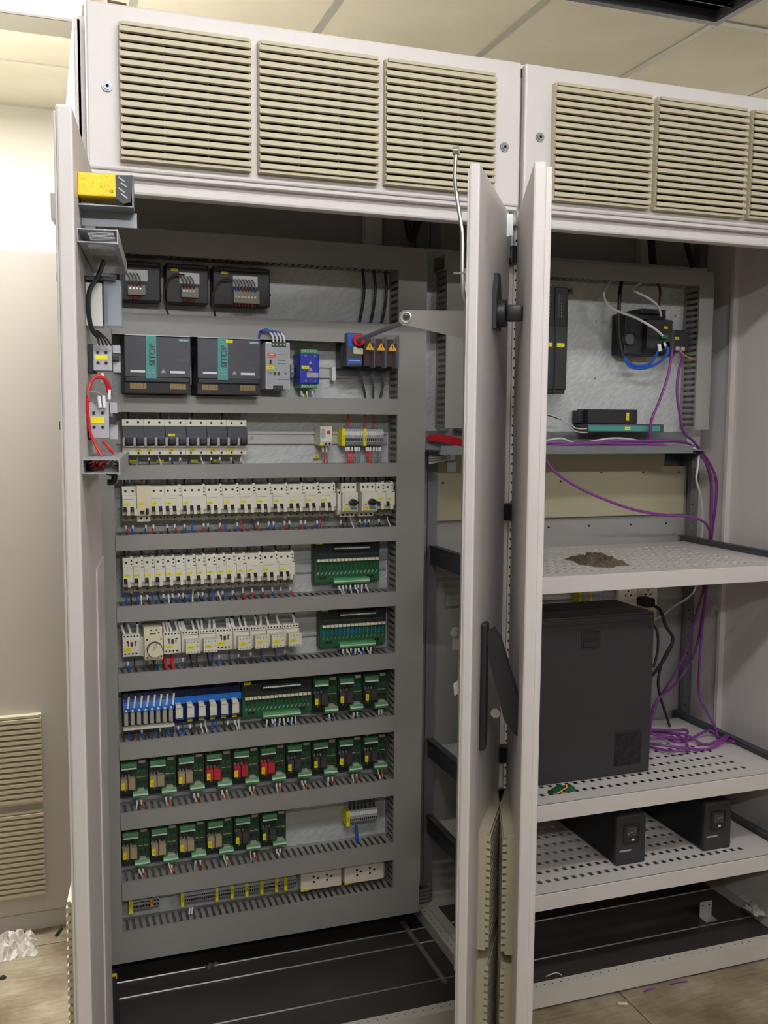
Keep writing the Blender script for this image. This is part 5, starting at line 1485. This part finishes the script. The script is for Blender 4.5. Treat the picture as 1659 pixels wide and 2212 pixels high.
c = thing('coupler_module', 'small dark coupler module between the black box and the vertical duct', 'module', (1.742, PLATE, 1.788))
obj('body', box(0.0, 0.085, -0.065, -0.004, 0.0, 0.066, 0.002), 'black_plastic', c)
obj('grey_side', box(0.002, 0.026, -0.072, -0.065, 0.0, 0.062, 0.001), 'dark_grey', c)
yellow_tag(c, 0.040, -0.0655, 0.040, 0.016, 0.008)
for q in range(2):
    obj('plug', K('cp_plug', lambda m: m.box(0, 0.013, -0.074, -0.065, 0, 0.012, 0.001)), 'breaker_grey', c, (0.032 + q * 0.020, 0, 0.002))
for q, x in enumerate((1.610, 1.655)):
    tag(obj('tag', box(x, x + 0.018, PLATE - 0.002, PLATE - 0.0005, 1.754, 1.763), 'tag_yellow'), ['yellow tag on the plate below the black box', 'second yellow tag on the plate below the black box'][q], 'tag')
for q, (x, z) in enumerate(((1.530, 1.876), (1.532, 1.700), (1.820, 1.905))):
    tag(obj('rivet', MB().cyl((x, z), 'y', 0.0035, PLATE - 0.002, PLATE, 8), 'steel'), ['bright rivet left of the black box on the bare plate', 'bright rivet above the teal edged module', 'bright rivet beside the vertical duct of the second cabinet'][q], 'rivet')

c = thing('interface_module', 'dark flat module with a long teal strip, above the cable tray', 'module', (1.464, PLATE, 1.534))
obj('body', box(0.004, 0.180, -0.070, -0.004, 0.026, 0.070, 0.002), 'black_metal', c)
obj('neck', box(-0.012, 0.020, -0.045, -0.004, 0.028, 0.066, 0.002), 'black_plastic', c)
obj('base_bar', box(0.0, 0.272, -0.078, -0.004, 0.0, 0.025, 0.001), 'dark_grey', c)
obj('teal_strip', box(0.002, 0.258, -0.0795, -0.078, 0.004, 0.021), 'teal', c)
obj('tag', box(0.140, 0.149, -0.0708, -0.070, 0.037, 0.060), 'tag_yellow', c)
yellow_tag(c, 0.139, -0.0796, 0.012, 0.019, 0.010)
for q in range(4):
    tube_obj('wire', [(1.28, 0.405, 1.585 + 0.003 * q), (1.33, 0.40, 1.584 - 0.002 * q), (1.385, 0.40, 1.563), (1.42, 0.405, 1.546 - 0.003 * q), (1.468, 0.415, 1.545 - 0.004 * q)], 0.0022, ['wire_white', 'wire_black', 'wire_brown', 'wire_white'][q], 'thin wire running into the module with the teal strip', 'wire', 'wires into the teal strip module', n=6)

# cable tray under the plate
c = thing('cable_tray', 'galvanised cable tray carrying the purple cables', 'cable tray', (0.0, 0.0, 0.0))
obj('bed', box(0.965, 1.88, 0.375, PLATE - 0.001, 1.478, 1.481), 'galv_bracket', c)
obj('front_lip', box(0.965, 1.82, 0.372, 0.375, 1.470, 1.494), 'galv_bracket', c)
obj('rear_lip', box(0.965, 1.88, PLATE - 0.004, PLATE - 0.001, 1.481, 1.535), 'galv_bracket', c)
obj('end_bracket', MB().prism([(0.36, 1.478), (PLATE, 1.478), (PLATE, 1.425), (0.45, 1.425)], 'x', 1.845, 1.855), 'black_metal', c)
obj('end_plate', box(1.79, 1.852, 0.470, 0.474, 1.425, 1.478), 'black_metal', c)

PUR = [
    ('purple cable dropping from the coupler module into the tray', [(1.749, 0.4, 1.789), (1.737, 0.39, 1.739), (1.724, 0.39, 1.687), (1.699, 0.39, 1.623), (1.678, 0.39, 1.576), (1.68, 0.4, 1.533), (1.69, 0.41, 1.50), (1.74, 0.40, 1.487)]),
    ('purple cable beside the vertical duct dropping into the tray', [(1.775, 0.42, 1.80), (1.797, 0.41, 1.772), (1.778, 0.4, 1.728), (1.766, 0.39, 1.663), (1.78, 0.39, 1.589), (1.805, 0.4, 1.537), (1.855, 0.415, 1.505), (1.925, 0.44, 1.452), (1.970, 0.445, 1.385), (1.973, 0.445, 1.31), (1.970, 0.45, 1.24), (1.966, 0.455, 1.15), (1.962, 0.46, 1.02)]),
    ('purple cable lying along the back of the tray and bending down', [(1.1, 0.41, 1.487), (1.305, 0.4, 1.5), (1.393, 0.39, 1.500), (1.512, 0.385, 1.506), (1.661, 0.385, 1.508), (1.785, 0.39, 1.507), (1.862, 0.42, 1.487), (1.925, 0.445, 1.44), (1.958, 0.455, 1.372), (1.962, 0.455, 1.285), (1.965, 0.455, 1.21), (1.960, 0.465, 1.12), (1.955, 0.47, 1.0)]),
    ('purple cable lying along the front of the tray and bending down', [(1.1, 0.39, 1.487), (1.3, 0.39, 1.492), (1.434, 0.38, 1.500), (1.555, 0.38, 1.500), (1.69, 0.38, 1.498), (1.80, 0.385, 1.480), (1.87, 0.40, 1.462), (1.93, 0.43, 1.415), (1.952, 0.44, 1.34), (1.957, 0.445, 1.20), (1.954, 0.45, 1.10), (1.95, 0.45, 1.0)]),
    ('single purple cable sagging across the beige rear plate', [(1.1, 0.41, 1.492), (1.2, 0.37, 1.492), (1.284, 0.36, 1.462), (1.317, 0.35, 1.421), (1.397, 0.34, 1.371), (1.487, 0.33, 1.333), (1.585, 0.33, 1.302), (1.695, 0.34, 1.283), (1.80, 0.36, 1.273), (1.89, 0.395, 1.25), (1.938, 0.42, 1.208), (1.951, 0.435, 1.17), (1.952, 0.445, 1.06)]),
]
for l, pts in PUR:
    # the cables pass behind the shelf through its rear gap
    pts = [p if p[2] > 1.199 else (p[0], p[1], p[2]) for p in pts]
    tube_obj('cable', pts, 0.0042, 'wire_purple', l, 'cable', 'purple bus cables')
LOW = [
    ('purple cable slanting down behind the computer tower', [(1.962, 0.46, 1.03), (1.955, 0.47, 0.91), (1.93, 0.47, 0.80), (1.835, 0.43, 0.72), (1.755, 0.41, 0.683), (1.736, 0.42, 0.637), (1.74, 0.43, 0.575)]),
    ('purple cable closest to the rear wall below the upper shelf', [(1.955, 0.47, 1.01), (1.945, 0.50, 0.89), (1.92, 0.50, 0.80), (1.84, 0.47, 0.715), (1.775, 0.45, 0.65), (1.745, 0.44, 0.575)]),
    ('purple cable hanging close to the cabinet side wall', [(1.950, 0.45, 1.01), (1.952, 0.46, 0.91), (1.930, 0.44, 0.79), (1.895, 0.39, 0.685), (1.90, 0.35, 0.635), (1.905, 0.32, 0.60), (1.895, 0.29, 0.572)]),
]
for l, pts in LOW:
    tube_obj('cable', pts, 0.004, 'wire_purple', l, 'cable', 'purple bus cables')
LP = [[(1.748, 0.433), (1.801, 0.386), (1.822, 0.349), (1.77, 0.308), (1.723, 0.352), (1.67, 0.40), (1.60, 0.43)], [(1.637, 0.34), (1.712, 0.32), (1.792, 0.315), (1.850, 0.327), (1.895, 0.328), (1.912, 0.30), (1.912, 0.235)],
      [(1.60, 0.45), (1.735, 0.422), (1.762, 0.369), (1.792, 0.315), (1.821, 0.27), (1.865, 0.254), (1.905, 0.268)], [(1.61, 0.37), (1.664, 0.227), (1.702, 0.208), (1.742, 0.235), (1.775, 0.307), (1.744, 0.382), (1.62, 0.44)], [(1.60, 0.345), (1.676, 0.243), (1.788, 0.227), (1.863, 0.236), (1.909, 0.263)]]
LL = ['purple cable loop lying nearest the rear wall on the middle shelf', 'long purple cable end reaching the shelf rail', 'purple cable crossing the loops towards the side wall', 'purple cable loop nearest the front on the middle shelf', 'straight purple cable in front of the loops']
for q, (pts, l) in enumerate(zip(LP, LL)):
    tube_obj('cable', [(x, y, 0.5685 + 0.009 * ((q + i) % 3)) for i, (x, y) in enumerate(pts)], 0.0042, 'wire_purple', l, 'cable', 'purple cable loops on the middle shelf')
tube_obj('cable', [(1.54, 0.43, 1.993), (1.5, 0.4, 1.948), (1.507, 0.37, 1.904), (1.57, 0.34, 1.876), (1.627, 0.33, 1.848), (1.684, 0.36, 1.828)], 0.0038, 'wire_white', 'white cable swinging across to the green connector of the black box', 'cable')
tube_obj('cable', [(1.654, 0.43, 1.995), (1.595, 0.39, 1.964), (1.627, 0.37, 1.943), (1.661, 0.36, 1.919), (1.695, 0.385, 1.89)], 0.0036, 'wire_white', 'white cable bending down onto the top of the black box', 'cable')
tube_obj('cable', [(1.586, 0.44, 1.995), (1.568, 0.42, 1.929), (1.571, 0.42, 1.829), (1.588, 0.42, 1.762)], 0.0058, 'wire_black', 'black cable bundle falling left of the black box', 'cable')
for q, pts in enumerate(([(1.588, 0.42, 1.768), (1.618, 0.41, 1.739), (1.666, 0.4, 1.742), (1.683, 0.39, 1.767), (1.69, 0.38, 1.796)], [(1.585, 0.42, 1.768), (1.613, 0.412, 1.733), (1.666, 0.4, 1.734), (1.708, 0.39, 1.757), (1.72, 0.38, 1.785), (1.717, 0.39, 1.802)])):
    o = tube_obj('wire', pts, 0.0042, 'wire_blue', ['inner blue wire bundle looping under the black box', 'outer blue wire bundle looping under the black box'][q], 'wire')
    e = pts[-1]
    obj('sleeve', MB().tube([(e[0] + (0.004 if q else 0.001), e[1] - 0.001, e[2] - 0.014 + 0.004 * q), (e[0] - (0.006 if q else 0.003), e[1], e[2] + 0.008)], 0.0056, 8, False), 'white_sleeve', o)
tube_obj('wire', [(1.714, 0.44, 1.998), (1.713, 0.42, 1.97), (1.703, 0.41, 1.905)], 0.0038, 'wire_brown', 'dark brown cable dropping onto the black box', 'wire')
tube_obj('wire', [(1.787, 0.415, 1.795), (1.795, 0.41, 1.782), (1.815, 0.41, 1.770), (1.845, 0.415, 1.765)], 0.0018, 'wire_yellow', 'yellow wire from the coupler module to the vertical duct', 'wire', n=6)
tube_obj('cable', [(1.31, 0.44, 1.500), (1.38, 0.43, 1.515), (1.437, 0.42, 1.500), (1.548, 0.42, 1.515), (1.627, 0.42, 1.512), (1.712, 0.41, 1.496), (1.79, 0.41, 1.497), (1.857, 0.40, 1.479), (1.855, 0.39, 1.431), (1.851, 0.39, 1.387), (1.90, 0.43, 1.33), (1.948, 0.475, 1.24), (1.955, 0.49, 1.13), (1.95, 0.50, 1.02), (1.935, 0.52, 0.98), (1.90, 0.55, 0.945), (1.865, 0.565, 0.912), (1.83, 0.572, 0.90)], 0.0034, 'wire_white', 'white cable lying in the tray and running down the corner', 'cable')
for q in range(5):
    tube_obj('wire', [(0.968, 0.47, 1.520 - 0.003 * q), (1.0, 0.45, 1.522 - 0.004 * q), (1.05, 0.43, 1.512 - 0.004 * q), (1.10, 0.42, 1.498 - 0.002 * q)], 0.0034, 'wire_red', 'red wire of the bundle passing between the two cabinets', 'wire', 'red wires between the cabinets', n=6)
c = thing('cable_bundle', 'grey cable bundle in clear wrap hanging below the tray, between the cabinets', 'cable bundle', (0.985, 0.45, 1.452))
for q in range(6):
    obj('strand', MB().tube([(-0.02, 0.01, -0.010 + 0.004 * q), (0.01, 0.0, -0.004 + 0.003 * q), (0.045, -0.004, 0.004 + 0.003 * q)], 0.0034, 6).mesh('strand', True), 'wire_grey' if q % 2 else 'wire_white', c)
obj('plug', box(0.040, 0.056, -0.01, 0.006, 0.0, 0.018, 0.001), 'white_plastic', c)
tag(obj('plug_bracket', box(1.020, 1.050, 0.455, 0.459, 1.415, 1.452), 'galv_bracket'), 'small zinc bracket below the tray beside the cable bundle', 'bracket')
# devices on the second plate half hidden behind the doors
c = thing('terminal_module', 'green terminal module glimpsed left of the half-open door edge', 'module', (1.062, PLATE, 1.64))
obj('body', box(0.0, 0.10, -0.060, -0.002, 0.0, 0.16, 0.002), 'black_plastic', c)
obj('strip', box(0.004, 0.096, -0.072, -0.060, 0.06, 0.11, 0.002), 'pcb_dark', c)
obj('cap', box(0.004, 0.096, -0.070, -0.060, 0.13, 0.155, 0.002), 'white_plastic', c)
c = thing('junction_box', 'pale box glimpsed below the green terminal module', 'box', (1.062, PLATE, 1.535))
obj('body', box(0.0, 0.09, -0.05, -0.002, 0.0, 0.085, 0.003), 'breaker_white', c)
obj('lid', box(0.004, 0.086, -0.054, -0.05, 0.004, 0.081, 0.001), 'white_plastic', c)

# rear wall sockets behind the computer
for q, x in enumerate((1.696, 1.774)):
    c = thing('power_socket', ['white single socket on the rear wall, left of its twin', 'white single socket with a black plug below, nearer the side wall'][q], 'socket', (x, 0.590, 0.955), group='rear wall sockets')
    obj('plate', box(0.0, 0.076, -0.020, -0.001, -0.060, 0.065, 0.003), 'socket_white', c)
    for dx, dz_ in ((0.028, 0.046), (0.048, 0.046), (0.038, 0.060)):
        obj('pin_hole', K('pin_hole', lambda m: m), 'hole_black', c, (dx, -0.0205, dz_ - 0.012))
c = thing('power_plug', 'black power plug with cable pushed into the rear wall socket', 'plug', (0, 0, 0))
obj('plug_body', box(1.765, 1.805, 0.515, 0.568, 0.955, 0.985, 0.006), 'black_soft', c)
obj('cord', MB().tube([(1.79, 0.52, 0.965), (1.805, 0.49, 0.950), (1.822, 0.48, 0.899), (1.844, 0.47, 0.857), (1.818, 0.46, 0.811), (1.758, 0.45, 0.75), (1.70, 0.44, 0.72)], 0.0055, 8).mesh('cord', True), 'wire_black', c)
tube_obj('cable', [(1.77, 0.55, 0.915), (1.805, 0.53, 0.895), (1.812, 0.51, 0.87), (1.793, 0.48, 0.816), (1.765, 0.46, 0.77)], 0.0045, 'wire_black', 'thin black cable beside the plugged power cord', 'cable')
tube_obj('cable', [(1.843, 0.47, 0.845), (1.800, 0.46, 0.79), (1.786, 0.46, 0.73), (1.792, 0.46, 0.68), (1.82, 0.45, 0.592), (1.83, 0.45, 0.568)], 0.0045, 'wire_black', 'black cable hanging down to the middle shelf behind the tower', 'cable')
terminal_me = thing('terminal_strip', 'small terminal strip with yellow markers on the rear wall above the tower', 'terminal strip', (1.33, 0.590, 1.005))
obj('rail', box(-0.25, 0.20, -0.008, -0.001, -0.017, 0.017), 'rail_metal', terminal_me)
for q in range(12):
    obj('terminal', K('rear_term', lambda m: m.box(0.0004, 0.0066, -0.045, -0.008, -0.022, 0.020)), 'grey_plastic' if q % 6 else 'tag_yellow', terminal_me, (0.20 + q * 0.007, 0, 0))

# computer tower
c = thing('computer_tower', 'large black computer tower standing sideways on the middle shelf', 'computer', (1.166, 0.130, SH[1]))
obj('case', box(0.0, 0.362, 0.004, 0.200, 0.001, 0.468, 0.003), 'black_metal', c)
obj('side_panel', box(0.001, 0.361, 0.0, 0.004, 0.003, 0.462, 0.002), 'ups_black', c)
obj('seam_line', box(0.001, 0.361, -0.0006, 0.0002, 0.4455, 0.4470), 'black_soft', c)
lt = obj('latch', box(0.125, 0.186, -0.002, 0.001, 0.375, 0.432, 0.002), 'black_plastic', c)
obj('latch_pocket', box(0.132, 0.179, -0.0028, -0.0018, 0.398, 0.426), 'black_soft', lt)
obj('latch_grip', box(0.132, 0.179, -0.006, -0.002, 0.383, 0.396, 0.001), 'black_plastic', lt)
us = [0.243]
for q in range(17):
    us += [0.2455 + q * 0.005, 0.2485 + q * 0.005]
us.append(0.333)
vs2 = [0.028]
for q in range(19):
    vs2 += [0.0305 + q * 0.005, 0.0335 + q * 0.005]
vs2.append(0.130)
obj('vent_grid', MB().pplate(us, vs2, lambda i, j: not (i % 2 == 1 and j % 2 == 1), -0.0016, 0.0, lambda u, v, w_: (u, w_, v)), 'black_metal', c)
obj('vent_shadow', box(0.243, 0.333, -0.0004, 0.0001, 0.028, 0.130), 'hole_black', c)
obj('screw', MB().cyl((0.345, 0.425), 'y', 0.004, -0.001, 0.0, 8), 'black_soft', c)

for q, x in enumerate((1.398, 1.694)):
    c = thing('battery_unit', ['black battery backup unit in the middle of the lowest shelf', 'black battery backup unit near the side wall on the lowest shelf'][q], 'battery unit', (x, 0.092, SH[2]), group='battery backup units')
    obj('case', box(0.002, 0.094, 0.010, 0.36, 0.001, 0.143, 0.003), 'black_soft', c)
    f_ = obj('front', box(0.0, 0.096, -0.004, 0.012, 0.0, 0.145, 0.004), 'ups_black', c)
    obj('display_frame', box(0.022, 0.072, -0.0065, -0.004, 0.062, 0.118, 0.003), 'black_plastic', f_)
    obj('screen', box(0.031, 0.064, -0.0072, -0.0064, 0.084, 0.110), 'dark_grey', f_)
    for k_ in range(3):
        obj('screen_mark', box(0.034 + 0.010 * k_, 0.041 + 0.010 * k_, -0.0076, -0.0071, 0.092 + 0.003 * k_, 0.0935 + 0.003 * k_), 'grey_plastic', f_)
    obj('button', box(0.047, 0.056, -0.0078, -0.0064, 0.0705, 0.0760, 0.001), 'white_plastic', f_)
    obj('logo_mark', box(0.010, 0.048, -0.0046, -0.0039, 0.0405, 0.0450), 'grey_plastic', f_)

# crumpled bag on the upper shelf
def crumple(name, cx, cy, cz, rx, ry, h, seed, mt_, nu=14, nv=10):
    rnd = random.Random(seed)
    vs3, fs = [], []
    for j in range(nv + 1):
        for i in range(nu + 1):
            u, v = i / nu * 2 - 1, j / nv * 2 - 1
            r_ = max(abs(u), abs(v))
            edge = 1 + 0.12 * math.sin(5 * math.atan2(v, u) + seed)
            z = h * (1 - r_ ** 2) * (0.35 + rnd.random() * 0.9) + 0.0015
            vs3.append((cx + rx * u * edge + rnd.uniform(-1, 1) * rx * 0.05, cy + ry * v * edge + rnd.uniform(-1, 1) * ry * 0.06, cz + z))
    for j in range(nv):
        for i in range(nu):
            a_ = j * (nu + 1) + i
            fs.append((a_, a_ + 1, a_ + nu + 2, a_ + nu + 1))
    n0 = len(vs3)
    vs3 += [(x, y, cz + 0.0004) for x, y, z in vs3]
    fs2 = [tuple(reversed([k_ + n0 for k_ in f])) for f in fs]
    ring = [i for i in range(nu + 1)] + [(j + 1) * (nu + 1) - 1 for j in range(1, nv + 1)] + [nv * (nu + 1) + i for i in range(nu - 1, -1, -1)] + [j * (nu + 1) for j in range(nv - 1, 0, -1)]
    fs3 = [(ring[k_], ring[(k_ + 1) % len(ring)], ring[(k_ + 1) % len(ring)] + n0, ring[k_] + n0) for k_ in range(len(ring))]
    m = MB().add(vs3, fs + fs2 + fs3)
    return obj(name, m.mesh(name, False), mt_)


tag(crumple('crumpled_bag', 1.372, 0.195, SH[0], 0.056, 0.085, 0.024, 4, 'bag_brown', 18, 14), 'crumpled brown translucent bag on the upper shelf', 'bag')
c = thing('connector_scrap', 'green plug connector scraps with an orange wire on the middle shelf edge', 'connector', (1.215, 0.075, SH[1]))
obj('green_plug', MB().prism([(-0.034, 0.004), (-0.004, 0.018), (0.004, 0.014), (-0.026, 0.0)], 'y', -0.008, 0.014), 'pcb_green', c)
obj('green_plug', MB().prism([(0.0, 0.0), (0.038, 0.0), (0.030, 0.013), (0.006, 0.014)], 'y', -0.006, 0.012), 'pcb_green', c)
obj('orange_wire', MB().tube([(-0.026, -0.012, 0.003), (-0.010, -0.012, 0.010), (0.004, -0.011, 0.017), (0.007, -0.004, 0.022)], 0.0018, 6).mesh('orange_wire', True), 'orange', c)
obj('dark_end', box(-0.044, -0.030, -0.006, 0.008, 0.0, 0.007, 0.001), 'black_plastic', c)

# things on the base of the second cabinet
c = thing('angle_bracket', 'small zinc angle bracket with two holes standing in the base of the second cabinet', 'bracket', (1.806, 0.232, 0.0225))
obj('leaf', box(0.0, 0.044, 0.0, 0.002, 0.0, 0.050), 'rail_metal', c)
obj('foot', box(0.0, 0.044, -0.03, 0.0, 0.0, 0.002), 'rail_metal', c)
for dx in (0.010, 0.034):
    obj('bolt_hole', MB().cyl((dx, 0.038), 'y', 0.0032, -0.0006, 0.0, 10), 'hole_black', c)
tag(crumple('paper_scrap', 1.955, 0.16, 0.0565, 0.02, 0.03, 0.02, 8, 'paper', 6, 6), 'pale paper scrap in the lower corner of the second cabinet base', 'paper')
tag(obj('cable_tie', MB().tube([(1.19, 0.10, 0.0245), (1.225, 0.105, 0.026), (1.235, 0.09, 0.0245)], 0.0015, 6).mesh('cable_tie', True), 'wire_white'), 'white cable tie end lying in the base of the second cabinet', 'cable tie')

# top of the cabinets and rear posts seen inside above the plates
tag(obj('conduit', MB().cyl((0.20, 2.4285), 'x', 0.0, 0.0, 0.0, 3) if False else MB().tube([(0.05, 0.03, 2.4265), (0.09, 0.035, 2.4265)], 0.010, 10, False), 'wire_brown'), 'short brown conduit end lying on top of the first cabinet', 'conduit')
for q, (x, l) in enumerate(((0.80, 'first'), (1.735, 'second'))):
    pb = C1 if q == 0 else C2
    obj('rear_strut', box(x - (0 if q == 0 else 1.001), x + 0.05 - (0 if q == 0 else 1.001), 0.560, 0.590, 2.06, 2.39), 'paint', pb)
tube_obj('cable', [(0.90, 0.52, 2.39), (0.90, 0.50, 2.2), (0.915, 0.50, 2.09), (0.935, 0.50, 2.12), (0.965, 0.51, 2.2)], 0.011, 'wire_black', 'thick black cable bending in the dark above the first mounting plate', 'cable')
tube_obj('cable', [(1.735, 0.53, 2.39), (1.73, 0.52, 2.25), (1.74, 0.50, 2.06)], 0.012, 'wire_black', 'thick black cable entering through the roof of the second cabinet', 'cable')
tube_obj('cable', [(1.86, 0.53, 2.39), (1.862, 0.52, 2.2), (1.875, 0.48, 2.06)], 0.009, 'wire_black', 'thinner black cable by the side wall at the top of the second cabinet', 'cable')

# perforated upright between the cabinets, behind the first plate
for q, (z0_, z1_) in enumerate(((1.095, 1.255), (0.30, 0.98))):
    u = tag(obj('perforated_upright', box(0.965, 0.985, 0.530, 0.534, z0_, z1_), 'galv_bracket'), ['short perforated upright behind the edge of the first mounting plate', 'long perforated upright carrying the lower shelf rails between the cabinets'][q], 'upright')
    hole_row(u, int((z1_ - z0_) / 0.015) - 1, 0.015, z0_ + 0.012, 'z', off=(0.975, 0.5292, 0), r=0.002)

# ------------------------------------------------------------------ cabinet in the background
c = thing('far_cabinet', 'closed grey cabinet standing behind the open door, with two louvred vents', 'cabinet', (0, 0, 0))
obj('body', box(-1.20, 0.30, 0.875, 1.45, 0.0, 2.045), 'far_paint_dimmed', c)
obj('door_leaf', box(-0.53, -0.02, 0.853, 0.875, 0.06, 2.045, 0.004), 'far_paint_dimmed', c)
obj('door_leaf', box(-1.10, -0.54, 0.853, 0.875, 0.06, 2.045, 0.004), 'far_paint_dimmed', c)
obj('plinth', box(-1.20, 0.30, 0.865, 1.45, 0.0, 0.055), 'paint_dirty', c)
for z in (0.411, 0.119):
    vent(c, (-0.1205 - VW, 0.853, z))

# litter on the floor
tag(crumple('crumpled_cloth', -0.215, 0.765, 0.0, 0.060, 0.055, 0.055, 11, 'paper', 14, 12), 'crumpled pale cloth on the floor in front of the closed far cabinet', 'cloth')
tag(obj('screw_bit', MB().tube([(-0.095, 0.80, 0.004), (-0.078, 0.835, 0.006)], 0.004, 6, False), 'black_soft'), 'small dark screw lying on the floor beside the crumpled cloth', 'screw')
tag(obj('dirt_clump', MB().cyl((-0.238, 0.62), 'z', 0.010, 0.0, 0.006, 9, 0.006), 'black_soft'), 'small dark clump of dirt on the floor below the crumpled cloth', 'dirt')
tag(obj('tape_scrap', box(-0.012, 0.012, -0.006, 0.006, 0.0003, 0.0015), 'paper', None, (1.345, -0.045, 0), (0, 0, R(-25))), 'small pale scrap on the floor tiles before the second cabinet', 'scrap')
tag(obj('cable_offcut', MB().tube([(1.43, -0.020, 0.003), (1.448, -0.014, 0.003), (1.468, -0.016, 0.003)], 0.0026, 6).mesh('cable_offcut', True), 'wire_purple'), 'purple cable offcut on the floor under the second cabinet rail', 'cable')
tag(obj('cable_offcut', MB().tube([(1.52, -0.015, 0.003), (1.545, -0.012, 0.003), (1.575, -0.016, 0.003)], 0.0026, 6).mesh('cable_offcut', True), 'wire_purple'), 'longer purple cable offcut further along the second cabinet rail', 'cable')
c = thing('floor_strip', 'dark gasket with a yellow tab at the hinge side of the first cabinet floor', 'gasket', (0.034, 0.30, 0.0225))
obj('strip', box(0.0, 0.014, -0.12, 0.03, 0.0, 0.11), 'black_plastic', c)
obj('tab', box(-0.002, 0.016, 0.0, 0.012, 0.102, 0.112), 'tag_yellow', c)

struct(obj('trim_1', box(-1.4, 0.35, 1.185, 1.325, CEIL - 0.050, CEIL + 0.002), 'trim_grey'))

# ------------------------------------------------------------------ tell look-alikes apart by their place in the row
ORD2 = ORD + ['nineteenth', 'twentieth', 'twenty-first', 'twenty-second', 'twenty-third', 'twenty-fourth', 'twenty-fifth', 'twenty-sixth', 'twenty-seventh', 'twenty-eighth', 'twenty-ninth', 'thirtieth']
bpy.context.view_layer.update()
same = {}
for o in COL.objects:
    if o.parent is None and 'label' in o.keys():
        same.setdefault(o['label'], []).append(o)


def centre_x(o):
    if o.type == 'MESH':
        return sum((o.matrix_world @ Vector(b_)).x for b_ in o.bound_box) / 8
    return o.matrix_world.translation.x


for l, os_ in same.items():
    if 1 < len(os_) <= 30 and 'packed inside' not in l:
        for k_, o in enumerate(sorted(os_, key=centre_x)):
            o['label'] = '%s from the left: %s' % (ORD2[k_], l) if len((ORD2[k_] + l).split()) <= 12 else '%s %s' % (ORD2[k_], l)
